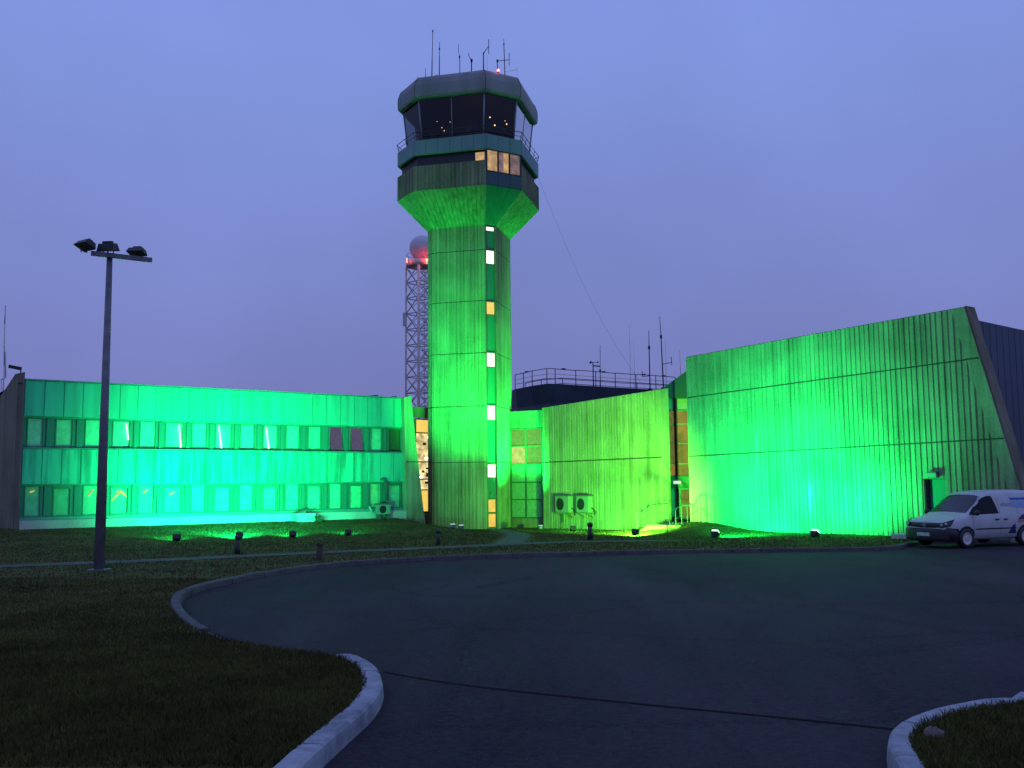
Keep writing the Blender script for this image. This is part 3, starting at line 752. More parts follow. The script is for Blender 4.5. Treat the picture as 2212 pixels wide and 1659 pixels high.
mb.path([pc+Vector((1.24*math.cos(t*.5236), 1.24*math.sin(t*.5236), 1.1)) for t in range(13)], .025); mb.build('radome_mount', M['mast'], rm)
for (u, v, k) in ((922, 561, 16), (879, 559, 5)):
    q = at_y(u, v, YR-1.25); 
    mb = MB(); mb.sphere(q, .12 if k > 10 else .06, 10, 8); mb.tube(q-Vector((0, 0, .35)), q-Vector((0, 0, .1)), .04); ob = mb.build('obstruction_lamp', M['lamp_red'], rm)
    ld = bpy.data.lights.new('red_glow', 'POINT'); ld.energy = k; ld.color = (1, .03, .06); ld.shadow_soft_size = .12
    lo = link(bpy.data.objects.new('red_glow', ld)); lo.parent = rm; lo.location = q-rm.location+Vector((0, -.15, .3))
q = at_y(874, 690, YR); mb = MB(); mb.box(q, (.3, .3, 1.2)); mb.tube(q, Vector((Lg[0].x, Lg[0].y, q.z)), .04); mb.build('side_box', M['mast'], rm)

# ------------------------------------------------------------------ office wing
wz = [zat(LW.o.x, LW.o.y, v) for v in (821.4, 900.6, 967.8, 1048.4, 1118, 1125, 1143)]
zR, zA1, zA0, zB1, zB0, zP1, zP0 = wz
zP0 -= 0.5
wing = empty('office_wing', (LW.p(LW.L/2, 0, 0).x, LW.p(LW.L/2, 0, 0).y, zP0), 'long two-storey teal clad office wing with two rows of windows, flooded in green light', 'office building')
sA = LW.px(46, 1000)[0]; sE = LW.px(876, 1000)[0]
def bandp(name, z0, z1, t, n, inset=.028, mat='teal'):
    mb = MB(); LW.box(mb, sA, sE, -.25, t-.05, z0, z1)
    w = (sE-sA)/n
    for i in range(n): LW.box(mb, sA+i*w+inset, sA+(i+1)*w-inset, t-.05, t, z0+.012, z1-.012)
    return mb.build(name, M[mat], wing)
NP = 24
bandp('fascia_panel', zA1+.05, zR, .12, NP)
bandp('spandrel_panel', zB1+.05, zA0-.03, .12, NP, mat='teal_stain')
mb = MB(); LW.box(mb, sA, sE, -.2, .18, zR, zR+.07); mb.build('coping', M['frame_teal'], wing)
mb = MB(); LW.box(mb, sA, sE, -.25, .02, zA1-.03, zA1+.05); LW.box(mb, sA, sE, -.25, .02, zB1-.03, zB1+.05)
LW.box(mb, sA, sE, -.25, .15, zA0-.03, zA0+.03); LW.box(mb, sA, sE, -.25, .1, zP1+.0, zB0)
mb.build('sill', M['frame_teal'], wing)
mb = MB(); LW.box(mb, sA, sE+.3, -.3, .35, zP0, zP1); mb.build('plinth', M['plinth'], wing)
row = [(84, 137), (174, 233), (269, 323), (356, 416), (444, 496), (525, 584), (610, 658), (684, 738), (764, 810), (836, 885), (909.6, 954), (978, 1024), (1048, 1088), (1112, 1155), (1178, 1216), (1234, 1277)]
wins = [(LW.px(f2(a, 0)[0], 950, -.1)[0], LW.px(f2(b, 0)[0], 950, -.1)[0]) for a, b in row]
def wing_row(z0, z1, r):
    # infill panels between the windows
    edges = [sA] + [e for w in wins for e in w] + [sE]
    for i in range(0, len(edges), 2):
        a, b = edges[i], edges[i+1]
        if b-a < .05: continue
        mb = MB(); LW.box(mb, a, b, -.25, -.06, z0, z1)
        if b-a > .3: LW.box(mb, a+.12, b-.12, -.0601, 0.02, z0+.02, z1-.02)
        mb.build('infill_panel', M['teal_mid'], wing)
    for i, (a, b) in enumerate(wins):
        big = i % 2 == 1
        m2 = MB(); fw = .06 if big else .035; top = .16 if (big and r == 1) else fw
        LW.box(m2, a, a+fw, -.2, -.02, z0, z1); LW.box(m2, b-fw, b, -.2, -.02, z0, z1)
        LW.box(m2, a+fw, b-fw, -.2, -.02, z1-top, z1); LW.box(m2, a+fw, b-fw, -.2, 0.0, z0, z0+.06)
        fr = m2.build('window', M['frame_wing'], wing)
        m3 = MB(); m3.quad(LW.p(a+fw, -.08, z0+.06), LW.p(b-fw, -.08, z0+.06), LW.p(b-fw, -.08, z1-top), LW.p(a+fw, -.08, z1-top))
        gm = 'glass'
        if r == 0 and i in (12, 13): gm = 'mirror'
        if gm == 'mirror':
            m3 = MB(); dz = .0
            m3.quad(LW.p(a+fw, .10, z0+.08), LW.p(b-fw, .10, z0+.08), LW.p(b-fw, -.05, z1-top), LW.p(a+fw, -.05, z1-top))
        m3.build('pane', M[gm], fr)
        if gm == 'glass':
            m4 = MB(); LW.box(m4, a+fw, b-fw, -.17, -.15, z0+.06, z1-top)
            m4.build('blind', M['blind_dark' if (r == 0 and i == 15) else 'blind'], fr)
        if r == 0 and i in (3, 5, 7, 9):
            k = .2 if i == 3 else .3
            m5 = MB(); c0 = b-.12 if i in (3, 5) else a+(b-a)*.62; c1 = c0-.16
            if i in (3, 5): c0, c1 = b-.22, b-.1
            else: c0, c1 = a+.22, a+.38
            m5.tube(LW.p(c0, -.12, z1-.12), LW.p(c1, -.12, z0+(.1 if i > 3 else .45)), .02, .035, 6); m5.build('glow_streak', M['tube'], fr)  # bright streak in the pane, made as a slanted glowing tube
        if r == 1 and i in (0, 2, 3, 4, 5):
            m5 = MB(); m5.tube(LW.p(a+(b-a)*.35, -.12, z1-.3-.1*(i % 3)), LW.p(a+(b-a)*.62, -.12, z1-.22-.13*(i % 2)), .03, .02, 6); m5.build('lamp_and_reflection', M['lit_yellow'], fr)  # warm reflection in the pane, put in as a small glowing tube
            if i == 3:
                m5 = MB(); m5.tube(LW.p(a+.1, -.12, z1-.75), LW.p(a+.5, -.12, z1-.3), .02, .05, 6); m5.tube(LW.p(a+.5, -.12, z1-.3), LW.p(b-.1, -.12, z1-.55), .06, .03, 6); m5.build('lamp_and_reflection', M['lit_yellow'], fr)  # larger orange reflection, shaped from two glowing tubes
wing_row(zA0+.03, zA1-.03, 0); wing_row(zB0, zB1-.03, 1)
# right-hand raking fin, left-hand pier, gable and roof
fin_px = [(872, 859), (888, 855), (896, 932), (904, 1003), (913, 1085), (921, 1150), (914, 1152), (900, 1142), (888, 1128), (880, 1118)]
fin = [LW.px(u, v, .45) for u, v in fin_px]
jf = LW.px(896, 998, .45)[1]
mb = MB(); LW.slab(mb, fin, -.2, .45); mb.build('end_fin', M['concrete'], wing)
mb = MB(); a = LW.px(873, 1000, .455)[0]; LW.box(mb, a+.15, a+.95, .45, .457, jf-.025, jf+.025); mb.build('fin_joint', M['frame_black'], wing)
A2 = at_y(24, 1000, 45.7); A3 = at_y(-60, 1000, 51.5)
PF = Frame(A2, LW.p(sA, .35, 0)); zpt = zat(A2.x, A2.y, 808)
pp_ = [Vector((A2.x, A2.y, 0)), LW.p(sA-.02, .13, 0), LW.p(sA-.02, -.4, 0), Vector((A2.x-.05, A2.y+.45, 0))]
mb = MB(); mb.prism([q+Vector((0, 0, zP0-.4)) for q in pp_], Vector((0, 0, zpt-zP0+.4))); mb.build('end_pier', M['concrete_dark'], wing)
GF = Frame(A2, A3)
mb = MB(); gp = [(0.02, zP0-.4), (0.02, zpt-.02), GF.px(0, 858), GF.px(-12, 864), (GF.L, zR-.6), (GF.L, zP0-.4)]
GF.slab(mb, gp, -.3, 0); mb.build('gable_wall', M['concrete_dark'], wing)
mb = MB(); back = 11.0
rp_ = [LW.p(sA-.2, -.1, zR-.1), LW.p(sE, -.1, zR-.1), LW.p(sE, -back, zR-.1), LW.p(sA-.2, -back, zR-.1)]
mb.poly(rp_); mb.build('roof', M['roof'], wing)
mb = MB()
LW.box(mb, sA, sE, -back, -back+.2, zP0, zR); LW.box(mb, sE-.1, sE+.1, -back, -.3, zP0, zR); LW.box(mb, sA, sE, -.6, -.5, zP0, zR-.12)
mb.build('rear_wall', M['concrete_dark'], wing)
# small roof things at the wing's ends
q = GF.p(.9, -.1, GF.px(14, 840)[1]-.1)
mb = MB(); p = PF.p(.3, -.15, zpt); mb.tube(p, p+Vector((0, 0, .25)), .03); mb.box(p+Vector((-.28, 0, .3)), (.55, .2, .16), Matrix.Rotation(R(12), 3, 'Y')); 
tag(mb.build('roof_floodlight', M['black'], loc=p), 'unlit black floodlight on the left end of the office wing roof', 'floodlight')
for (us, lab) in (([(7, 858), (9, 790), (10, 700), (12, 660)], 'tall thin whip antenna at the left edge behind the office wing'), ([(3, 862), (3, 820), (12, 815), (12, 760)], 'bent mast antenna at the left edge behind the office wing')):
    pts = [at_y(u, v, 50.5) for u, v in us]; pts[0].z = zR-.6
    mb = MB(); mb.path(pts, .03); mb.tube(pts[0], pts[0]+Vector((0, 0, .1)), .08)
    tag(mb.build('antenna', M['mast'], loc=pts[0]), lab, 'antenna', 'antennas behind the office wing')
for (u0, u1, lab) in ((801, 830, 'low dark roof hatch near the right end of the office wing roof'), (851, 869, 'smaller dark roof hatch beside the fin of the office wing')):
    p = LW.p(LW.px((u0+u1)/2, 850)[0], -.6, zR-.12); w = LW.px(u1, 850)[0]-LW.px(u0, 850)[0]
    mb = MB(); F = Frame(LW.p(0, -.6, 0), LW.p(1, -.6, 0)); s = LW.px(u0, 850)[0]
    F.slab(mb, [(s, zR-.12), (s+w, zR-.12), (s+w*.9, zR+.22), (s+w*.3, zR+.17)], -.5, 0)
    tag(mb.build('roof_hatch', M['roof'], loc=p), lab, 'roof hatch', 'hatches on the office wing roof')

# ------------------------------------------------------------------ glazed links
def glazed(root, fr, us, vs, t, mats, vref, frame_mat, thick=.06, panelmat=None):
    """grid of panes between image columns us and rows vs; mats[row][col]"""
    S = [fr.px(u, 1000, t)[0] for u in us]; P0 = fr.p(S[len(S)//2], t, 0)
    Z = [zat(P0.x, P0.y, v) for v in vs]
    m = MB()
    for i, s in enumerate(S): fr.box(m, s-thick*.8, s+thick*.8, t-.08, t+.04, Z[-1], Z[0])
    for z in Z: fr.box(m, S[0]+thick*.8, S[-1]-thick*.8, t-.08, t+.03, z-thick*.6, z+thick*.6)
    fo = m.build('window_frame', frame_mat, root)
    for r in range(len(vs)-1):
        for c in range(len(us)-1):
            mk = mats[r][c]
            if mk is None: continue
            m2 = MB(); fr.box(m2, S[c]+thick*.8, S[c+1]-thick*.8, t-.06, t-.03, Z[r+1]+thick*.6, Z[r]-thick*.6); m2.build('pane', M[mk], fo)
    return S, Z
M['pane_green'] = plain('pane with net curtain', (0.20, 0.33, 0.22), 0.35, var=0.2, spec=0.6)
M['pane_grey'] = plain('grey glazed panel', (0.30, 0.33, 0.33), 0.3, spec=0.6)
M['conc_panel'] = M['concrete_dark']
CR = Frame(at_y(1100, 1000, 62.6), at_y(1185, 1000, 61.2))
lk = empty('glazed_link', (CR.p(1, 0, 0).x, CR.p(1, 0, 0).y, -1.3), 'narrow glazed link between the tower and the concrete block with air conditioners', 'glazed link')
G = 'pane_green'
S, Z = glazed(lk, CR, (1104, 1136, 1171), (926, 964, 1003, 1041.7, 1079, 1118), 0, [['lit_olive']*2, ['lit_dim', 'lit_olive'], [G]*2, [G]*2, [G]*2], 1000, M['frame'])
zt2 = zat(CR.p(1, 0, 0).x, CR.p(1, 0, 0).y, 888)
mb = MB(); CR.box(mb, S[0]-.3, S[1]-.01, -.1, .05, Z[0]+.05, zt2); CR.box(mb, S[1]+.01, S[2]+.3, -.1, .05, Z[0]+.05, zt2); mb.build('head_panel', M['concrete_dark'], lk)
mb = MB(); CR.box(mb, S[0]-.3, S[2]+.3, -.1, .1, -1.6, Z[-1]-.05); mb.build('base_wall', M['concrete_dark'], lk)
mb = MB(); CR.box(mb, S[0]-.6, S[2]+.6, -4, -.12, zt2-.25, zt2); CR.box(mb, S[0]-.6, S[2]+.6, -.4, -.2, -1.6, zt2-.25); mb.build('roof', M['roof'], lk)

CL = Frame(at_y(893, 1000, 61.6), at_y(950, 1000, 63.2))
lk2 = empty('glazed_link', (CL.p(1, 0, 0).x, CL.p(1, 0, 0).y, -1.3), 'tall slit of warm lit glazing between the office wing and the tower', 'glazed link')
S, Z = glazed(lk2, CL, (897, 934), (907, 936, 998, 1035, 1058, 1105, 1130), 0, [['lit_yellow'], ['lit_cream'], ['lit_cream'], ['lit_cream'], ['lit_yellow'], [G]], 1000, M['frame_black'])
zt2 = zat(CL.p(1, 0, 0).x, CL.p(1, 0, 0).y, 880)
mb = MB(); CL.box(mb, S[0]-.4, S[1]-.25, -.1, .08, Z[0]+.1, zt2); mb.build('head_panel', M['concrete_dark'], lk2)
mb = MB(); CL.box(mb, S[1]-.05, S[1]+.4, -.2, .35, -1.6, zt2+.2); CL.box(mb, S[0]-.5, S[0]-.05, -.2, .1, -1.6, Z[0]); CL.box(mb, S[0]-.05, S[1]-.05, -.2, .05, -1.6, Z[-1]-.05); mb.build('jamb', M['concrete_dark'], lk2)
mb = MB(); CL.box(mb, S[0]-.4, S[1]+.4, -3, -.2, zt2-.3, zt2-.05); mb.build('roof', M['roof'], lk2)
for (u, v) in ((928, 945), (910, 1031), (922, 990)):
    s, z = CL.px(u, v, .03); m2 = MB(); m2.tube(CL.p(s-.12, .02, z), CL.p(s+.1, .02, z+.02), .06, .05, 8); m2.build('lamp_and_reflection', M['lamp_white'], lk2)
for (u0, u1, v0, v1) in ((914, 920, 956, 962), (920, 929, 1010, 1014), (912, 917, 1016, 1021), (921, 926, 1022, 1030), (918, 930, 1040, 1045)):
    s0, z1 = CL.px(u0, v0, 0); s1, z0 = CL.px(u1, v1, 0); mb = MB(); CL.box(mb, s0, s1, -.02, -.005, z0, z1); mb.build('shelf', M['timber'], lk2)

# ------------------------------------------------------------------ middle concrete block
sM0, sM1 = 0, MW.L
zm1a = zat(MW.o.x, MW.o.y, 881); e = MW.p(MW.L, 0, 0); zm1b = zat(e.x, e.y, 839)
zt_m = lambda s: zm1a + (zm1b-zm1a)*s/MW.L
zj_m = lambda s, a=zat(MW.o.x, MW.o.y, 999), b=zat(e.x, e.y, 987): a + (b-a)*s/MW.L
blk = empty('concrete_block', (MW.p(MW.L/2, 0, 0).x, MW.p(MW.L/2, 0, 0).y, -1.4), 'windowless ribbed concrete block between tower and hall with two air conditioners', 'building')
mb = MB(); MW.slab(mb, [(0, -1.5), (MW.L, -1.5), (MW.L, zt_m(MW.L)), (0, zt_m(0))], -.22, 0)
ribbed_wall(mb, MW, .05, MW.L-.35, lambda s: -1.5, lambda s: zt_m(s)-.02, .24, [zj_m])
MW.slab(mb, [(MW.L-.32, -1.5), (MW.L-.02, -1.5), (MW.L-.02, zt_m(MW.L)-.02), (MW.L-.32, zt_m(MW.L)-.02)], 0, .05)
mb.build('ribbed_wall', M['concrete'], blk)
mb = MB(); MW.slab(mb, [(.05, zj_m(0)-.035), (MW.L-.35, zj_m(MW.L)-.035), (MW.L-.35, zj_m(MW.L)+.035), (.05, zj_m(0)+.035)], .002, .014); mb.build('panel_joint', M['joint'], blk)
mb = MB(); back = 7
re_ = MW.p(MW.L-.3, -.25, zm1b-.15); mb.poly([MW.p(0, -.25, zm1a-.15), re_, Vector((re_.x-.1, 60, zm1b-.15)), MW.p(0, -back, zm1a-.15)]); mb.build('roof', M['roof'], blk)
mb = MB(); MW.box(mb, 0, .3, -back, -.4, -1.5, zm1a-.16); mb.build('side_wall', M['concrete_dark'], blk)

# ------------------------------------------------------------------ rear block with roof railing
pr = [at_y(1080, 850, 75), at_y(1113, 850, 69.5), at_y(1150, 850, 67.2), at_y(1182, 850, 65.8), at_y(1200, 850, 66), at_y(1330, 850, 69), at_y(1460, 850, 72), at_y(1560, 850, 76)]
zrb = zat(pr[4].x, pr[4].y, 829)
rear = empty('rear_block', (pr[4].x, pr[4].y+4, -1.3), 'dark blue faceted rear block with a pipe railing on its flat roof', 'building')
mb = MB(); inn = []
for i, p in enumerate(pr):
    q = Vector((p.x + (pr[4].x-p.x)*.05, p.y+.55, 0)); inn.append(q)
for i in range(len(pr)-1):
    a, b, c, d = pr[i], pr[i+1], inn[i], inn[i+1]
    v = [Vector((a.x, a.y, zrb)), Vector((b.x, b.y, zrb)), Vector((d.x, d.y, zrb-1.35)), Vector((c.x, c.y, zrb-1.35))]; mb.poly(v)
    mb.poly([Vector((c.x, c.y, zrb-1.35)), Vector((d.x, d.y, zrb-1.35)), Vector((d.x, d.y, -1.4)), Vector((c.x, c.y, -1.4))])
mb.build('facade', M['blue_clad'], rear)
mb = MB(); mb.poly([Vector((p.x, p.y+.02, zrb-.02)) for p in pr] + [Vector((pr[-1].x, 84, zrb-.02)), Vector((pr[0].x, 84, zrb-.02))]); mb.build('roof', M['roof'], rear)
mb = MB(); edge = [Vector((p.x, p.y+.12, zrb)) for p in pr[1:-1]]
pts = []
for a, b in zip(edge[:-1], edge[1:]):
    n = max(1, round((b-a).length/1.7))
    for i in range(n): pts.append(a.lerp(b, i/n))
pts.append(edge[-1]); rj = random.Random(3)
for i, p in enumerate(pts):
    mb.tube(p-Vector((0, 0, .03)), p+Vector((0, 0, 1.05)), .03)
    if i < len(pts)-1:
        q = pts[i+1]
        for hh, r_ in ((1.05, .028), (.68, .013), (.36, .02)): mb.tube(p+Vector((0, 0, hh+rj.uniform(-.02, .02))), q+Vector((0, 0, hh+rj.uniform(-.02, .02))), r_)
mb.build('roof_railing', M['dark'], rear); mb = MB()
back_r = [p+Vector((.8, 5.5, .2)) for p in pts[::2]]
for p, q in zip(back_r[:-1], back_r[1:]):
    mb.tube(p+Vector((0, 0, .8)), q+Vector((0, 0, .8)), .03); mb.tube(p+Vector((0, 0, .4)), q+Vector((0, 0, .4)), .025); mb.tube(p-Vector((0, 0, .25)), p+Vector((0, 0, .8)), .03)
mb.build('roof_railing', M['dark'], rear)
for i, (k, mt) in enumerate(((1, 'timber'), (4, 'dark'), (6, 'dark'), (8, 'dark'), (9, 'dark'))):
    if k < len(pts)-1:
        c = pts[k].lerp(pts[k+1], .4)+Vector((0, 0, 1.08)); m2 = MB(); m2.sphere(c, .065, 8, 6)
        for vv in m2.v: vv.x = c.x+(vv.x-c.x)*2.6
        m2.build('railing_lamp', plain('amber lamp', (.5, .2, .03)) if mt == 'timber' else M[mt], rear)
RG = 'antennas on the rear block roof'; YB = 70.6
F1 = dict(Y=YB, off=(0, 0), scale=1.0, group=RG, zb=zrb-.02)
def cups(mb, pl):
    t = pl[0][-1]
    for a in range(3): d = Vector((math.cos(a*2.094), math.sin(a*2.094), 0))*.35; mb.tube(t, t+d, .02); mb.sphere(t+d, .07, 6, 4)
    mb.tube(t+Vector((0, 0, -.25)), t+Vector((.5, 0, -.3)), .05)
antenna('anemometer', 'wind gauge mast with cups standing at the roof railing', 'wind gauge', [[(1892, 1240), (1890, 1155)]], r=.05, extra=cups, **F1)
antenna('antenna', 'thin whip antenna right of the wind gauge on the rear roof', 'antenna', [[(1914, 1240), (1913, 1182), (1913, 1100)]], r=.04, extra=lump(0, 1, .1), **F1)
antenna('antenna', 'faint slender whip left of the darker masts on the rear roof', 'antenna', [[(2009, 1240), (2008, 1100), (2005, 1030)]], r=.022, mat='mast', **F1)
antenna('antenna', 'faintest thin whip between the slender whip and the dark mast on the rear roof', 'antenna', [[(2024, 1240), (2022, 1160), (2020, 1085)]], r=.018, mat='mast', **F1)
antenna('antenna', 'dark mast with a low side arm on the rear roof', 'antenna', [[(2072, 1240), (2069, 1108), (2068, 1054)], [(2071, 1198), (2048, 1201), (2046, 1182)]], r=.05, extra=lump(0, 1, .12), **F1)
antenna('antenna', 'tallest dark mast with a side arm and dipole on the rear roof', 'antenna', [[(2115, 1240), (2107, 1073), (2103, 1010)], [(2113, 1161), (2141, 1155)], [(2139, 1137), (2142, 1164)]], r=.05, extra=lump(0, 1, .12), **F1)
antenna('antenna', 'short whip antenna next to the left edge of the hall', 'antenna', [[(2172, 1240), (2166, 1115)]], r=.025, mat='mast', **F1)
antenna('antenna', 'thin rod antenna directly right of the tallest rear mast', 'antenna', [[(2124, 1240), (2121, 1090)]], r=.016, mat='mast', **F1)
# guy wire from the tower down to the rear roof
p0 = ring(RC, *CA, zg0)[2]; p1 = at_y(1347, 745, 70); 
mb = MB(); pts = []
a = p0.copy(); b = at_y(1395, 838, 70.5); b.z = zrb
for i in range(13):
    t = i/12; q = a.lerp(b, t); q.z -= 1.4*math.sin(math.pi*t); pts.append(q)
mb.path(pts, .006, 5)
tag(mb.build('guy_wire', M['dark'], loc=b), 'thin wire slanting from the tower cab down to the rear roof', 'wire')

# ------------------------------------------------------------------ hall on the right
sT, zT = HW.px(2084, 662, .5); s2_, z2_ = HW.px(2240, 1168, .5)
zt0 = HW.px(1481, 771, .5)[1]; sH0 = HW.px(1485, 900, .5)[0]
zt_h = lambda s: zt0 + (zT-zt0)*(s-sH0)/(sT-sH0)
rake = lambda s: zT + (z2_-zT)*(s-sT)/(s2_-sT)
zmax = lambda s: zt_h(s) if s <= sT else rake(s)
def lin(u0, v0, u1, v1):
    a, b = HW.px(u0, v0, .5), HW.px(u1, v1, .5)
    return lambda s: a[1] + (b[1]-a[1])*(s-a[0])/(b[0]-a[0])
j1 = lin(1485, 859, 2117, 773); j2 = lin(1487, 986, 2167, 947)
zHb = -.95
hall = empty('hall', (HW.p(8, 0, 0).x, HW.p(8, 0, 0).y, zHb), 'big ribbed concrete hall with a raking end wall behind the parked van', 'hall')
mb = MB(); sB = s2_ + (zHb-z2_)*(sT-s2_)/(zT-z2_)
poly_h = [(sH0, zHb), (sB, zHb), (sT, zT), (sH0, zt0)]
dS, dE = HW.px(1996, 1060, .5)[0], HW.px(2043, 1060, .5)[0]; zD = HW.px(2015, 1034, .5)[1]
# wall slab with the door opening left out
HW.slab(mb, [(sH0, zHb), (dS, zHb), (dS, zmax(dS)), (sH0, zt0)], 0, .5)
HW.slab(mb, [(dS, zD), (dE, zD), (dE, zmax(dE)), (dS, zmax(dS))], 0, .5)
HW.slab(mb, [(dE, zHb), (sB, zHb), (sT, zT), (dE, zmax(dE))], 0, .5)
brd = .42
def rib_top(s): return min(zt_h(s)-.03, rake(s+brd)-.02)
nr = round((sB-sH0-.1)/.225); wr = (sB-sH0-.1)/nr
ribbed_wall(mb, HW, sH0+.05, dS-.02, lambda s: zHb, rib_top, .225, [j1, j2], .034, .8, .055, .5)
ribbed_wall(mb, HW, dS+.02, dE-.02, lambda s: zD+.02, rib_top, .225, [j1, j2], .034, .8, .055, .5)
ribbed_wall(mb, HW, dE+.02, sB-.6, lambda s: zHb, rib_top, .225, [j1, j2], .034, .8, .055, .5)
HW.slab(mb, [(sB-brd-.03, zHb), (sB-.01, zHb), (sT-.01, zT-.02), (sT-brd-.12, zT-.03)], .5, .533)
mb.build('ribbed_wall', M['concrete_hall'], hall)
for jf_, in ((j1,), (j2,)):
    mb = MB(); se = sT+(jf_(sT)-zT)*(s2_-sT)/(z2_-zT)-.05; HW.slab(mb, [(sH0+.05, jf_(sH0)-.028), (se, jf_(se)-.028), (se, jf_(se)+.028), (sH0+.05, jf_(sH0)+.028)],   .502, .512); mb.build('panel_joint', M['joint'], hall)
    mb = MB(); HW.slab(mb, [(se-brd-.1, jf_(se)-.03), (se, jf_(se)-.03), (se, jf_(se)+.03), (se-brd-.1, jf_(se)+.03)], .534, .537); mb.build('panel_joint', M['joint'], hall)
mb = MB(); e0 = .003; HW.slab(mb, [(sB+e0, zHb), (sB+.05, zHb), (sT+.05, zT+.02), (sT+e0, zT+.02)], -.1, .5); mb.build('wall_edge', M['concrete_dark'], hall)
# door, recessed
mb = MB(); HW.box(mb, dS+.12, dE-.03, .2, 0.28, zHb, zD-.03); dr = mb.build('door', M['teal_mid'], hall)
mb = MB(); HW.box(mb, dS+.001, dS+.12, -.05, .36, zHb, zD-.02); HW.box(mb, dS+.12, dE, -.05, .34, zD-.03, zD-.001); HW.box(mb, dE-.03, dE-.001, -.05, .34, zHb, zD-.03); mb.build('door_frame', M['frame_black'], hall)
mb = MB(); hz = zHb+.55+1.0; mb.tube(HW.p(dE-.2, .28, hz), HW.p(dE-.2, .36, hz), .02); mb.tube(HW.p(dE-.2, .36, hz), HW.p(dE-.33, .36, hz), .018); mb.build('handle', M['metal'], dr)
s, z = HW.px(2015, 1026, .6); wl = empty('wall_lamp', HW.p(s, .5, z), 'white bulkhead lamp above the hall side door', 'wall lamp')
mb = MB(); HW.box(mb, s-.2, s+.2, .5, .72, z+.07, z+.12); HW.box(mb, s-.2, s+.2, .5, .56, z-.12, z+.07); mb.build('lamp_housing', M['ac_top'], wl)
mb = MB(); HW.box(mb, s-.18, s+.18, .56, .7, z-.1, z+.065); mb.build('diffuser', M['ac'], wl)
# hall body behind the panel: blue cladding on the right-hand side, dark roof
c1 = HW.p(sT-.2, .0, 0); far = at_y(2290, 800, 43.5); c0 = HW.p(sH0+.2, 0, 0)
c1b = at_y(2078, 700, 37.6)
zbl = zat(at_y(2092, 686, 37.8).x, 37.8, 686)
B_ = Frame((c1b.x, c1b.y), (far.x, far.y)); 
mb = MB(); 
n = 16
for i in range(n):
    a = B_.L*i/n; b = B_.L*(i+1)/n; B_.box(mb, a, b-.04, 0, .04, -.8, zbl-.02)
B_.box(mb, 0, B_.L, -.2, 0, -.8, zbl); mb.build('side_cladding', M['blue_clad'], hall)
mb = MB()
zr_h = min(zt0, zbl)-.35
rl = [HW.p(sH0+.1, -.05, zr_h), HW.p(sT-1.0, -.05, zr_h), Vector((c1b.x, c1b.y+.1, zr_h)), Vector((far.x, far.y+.1, zr_h)), Vector((far.x-4, far.y+9, zr_h)), HW.p(sH0+.1, -12, zr_h)]
mb.poly(rl); mb.build('roof', M['roof'], hall)
mb = MB(); HW.box(mb, sH0, sH0+.3, -4, -.0, zHb, zt0-.1); mb.build('side_wall', M['concrete_dark'], hall)

# ------------------------------------------------------------------ entrance link between block and hall
EF = Frame(at_y(1425, 1000, 53.2), at_y(1515, 1000, 53.2))
ent = empty('entrance_link', (EF.p(1, 0, 0).x, EF.p(1, 0, 0).y, -1.2), 'tall glazed entrance link with double doors squeezed between block and hall', 'entrance')
zE = lambda v: zat(EF.p(1, 0, 0).x, EF.p(1, 0, 0).y, v)
S, Z = glazed(ent, EF, (1437, 1462, 1500), (861, 887, 916, 958, 1002, 1028), 0, [['pane_grey']*2, ['lit_olive', 'lit_amber'], ['lit_olive', 'lit_amber'], ['lit_olive', 'lit_amber'], ['lit_amber']*2], 1000, M['frame_teal'], .05)
mb = MB(); EF.box(mb, S[0]-.1, S[0]+.12, -.1, .25, -1.3, Z[0]); EF.box(mb, S[1]-.1, S[1]+.06, -.02, .12, Z[5], Z[0]); mb.build('mullion', M['frame_black'], ent)
mb = MB(); s0, s1 = EF.px(1430, 830, .3)[0], EF.px(1500, 830, .3)[0]
EF.slab(mb, [(s0, zE(861)), (s1, zE(861)), (s1, zE(792)), (s0+.15, zE(836)), (s0, zE(837))], -.3, .3); mb.build('roof_facet', M['teal_dark'], ent)
mb = MB(); EF.box(mb, S[0], S[2], -.1, .2, zE(1053), zE(1029)); mb.build('door_canopy', M['teal_mid'], ent)
s, z = EF.px(1463, 1042, .22); mb = MB(); EF.box(mb, s-.2, s+.2, .2, .26, z-.08, z+.08); mb.build('door_lamp', emit('entrance lamp', (.75, 1, .7), .9), ent)
for i, (a, b, mk) in enumerate(((1443, 1463, 'pane_green'), (1467, 1500, 'lit_olive'))):
    s0, s1 = EF.px(a, 1100, 0)[0], EF.px(b, 1100, 0)[0]; z0, z1 = zE(1124), zE(1053)-.02
    m = MB(); EF.box(m, s0, s0+.12, -.05, .05, z0, z1); EF.box(m, s1-.12, s1, -.05, .05, z0, z1); EF.box(m, s0+.12, s1-.12, -.05, .05, z1-.1, z1); EF.box(m, s0+.12, s1-.12, -.05, .05, z0, z0+.2)
    dr = m.build('door', M['frame_teal'], ent)
    m = MB(); EF.box(m, s0+.12, s1-.12, -.02, 0, z0+.2, z1-.1); m.build('door_pane', M[mk], dr)
    m = MB(); zc_ = zE(1092); EF.box(m, s0+.12, s1-.12, .05, .09, zc_-.04, zc_+.04); m.build('push_bar', M['ac'], dr)
mb = MB(); EF.box(mb, S[0]-.2, S[2]+.4, -1.2, -.6, -1.3, Z[0]); mb.build('rear_wall', M['concrete_dark'], ent)

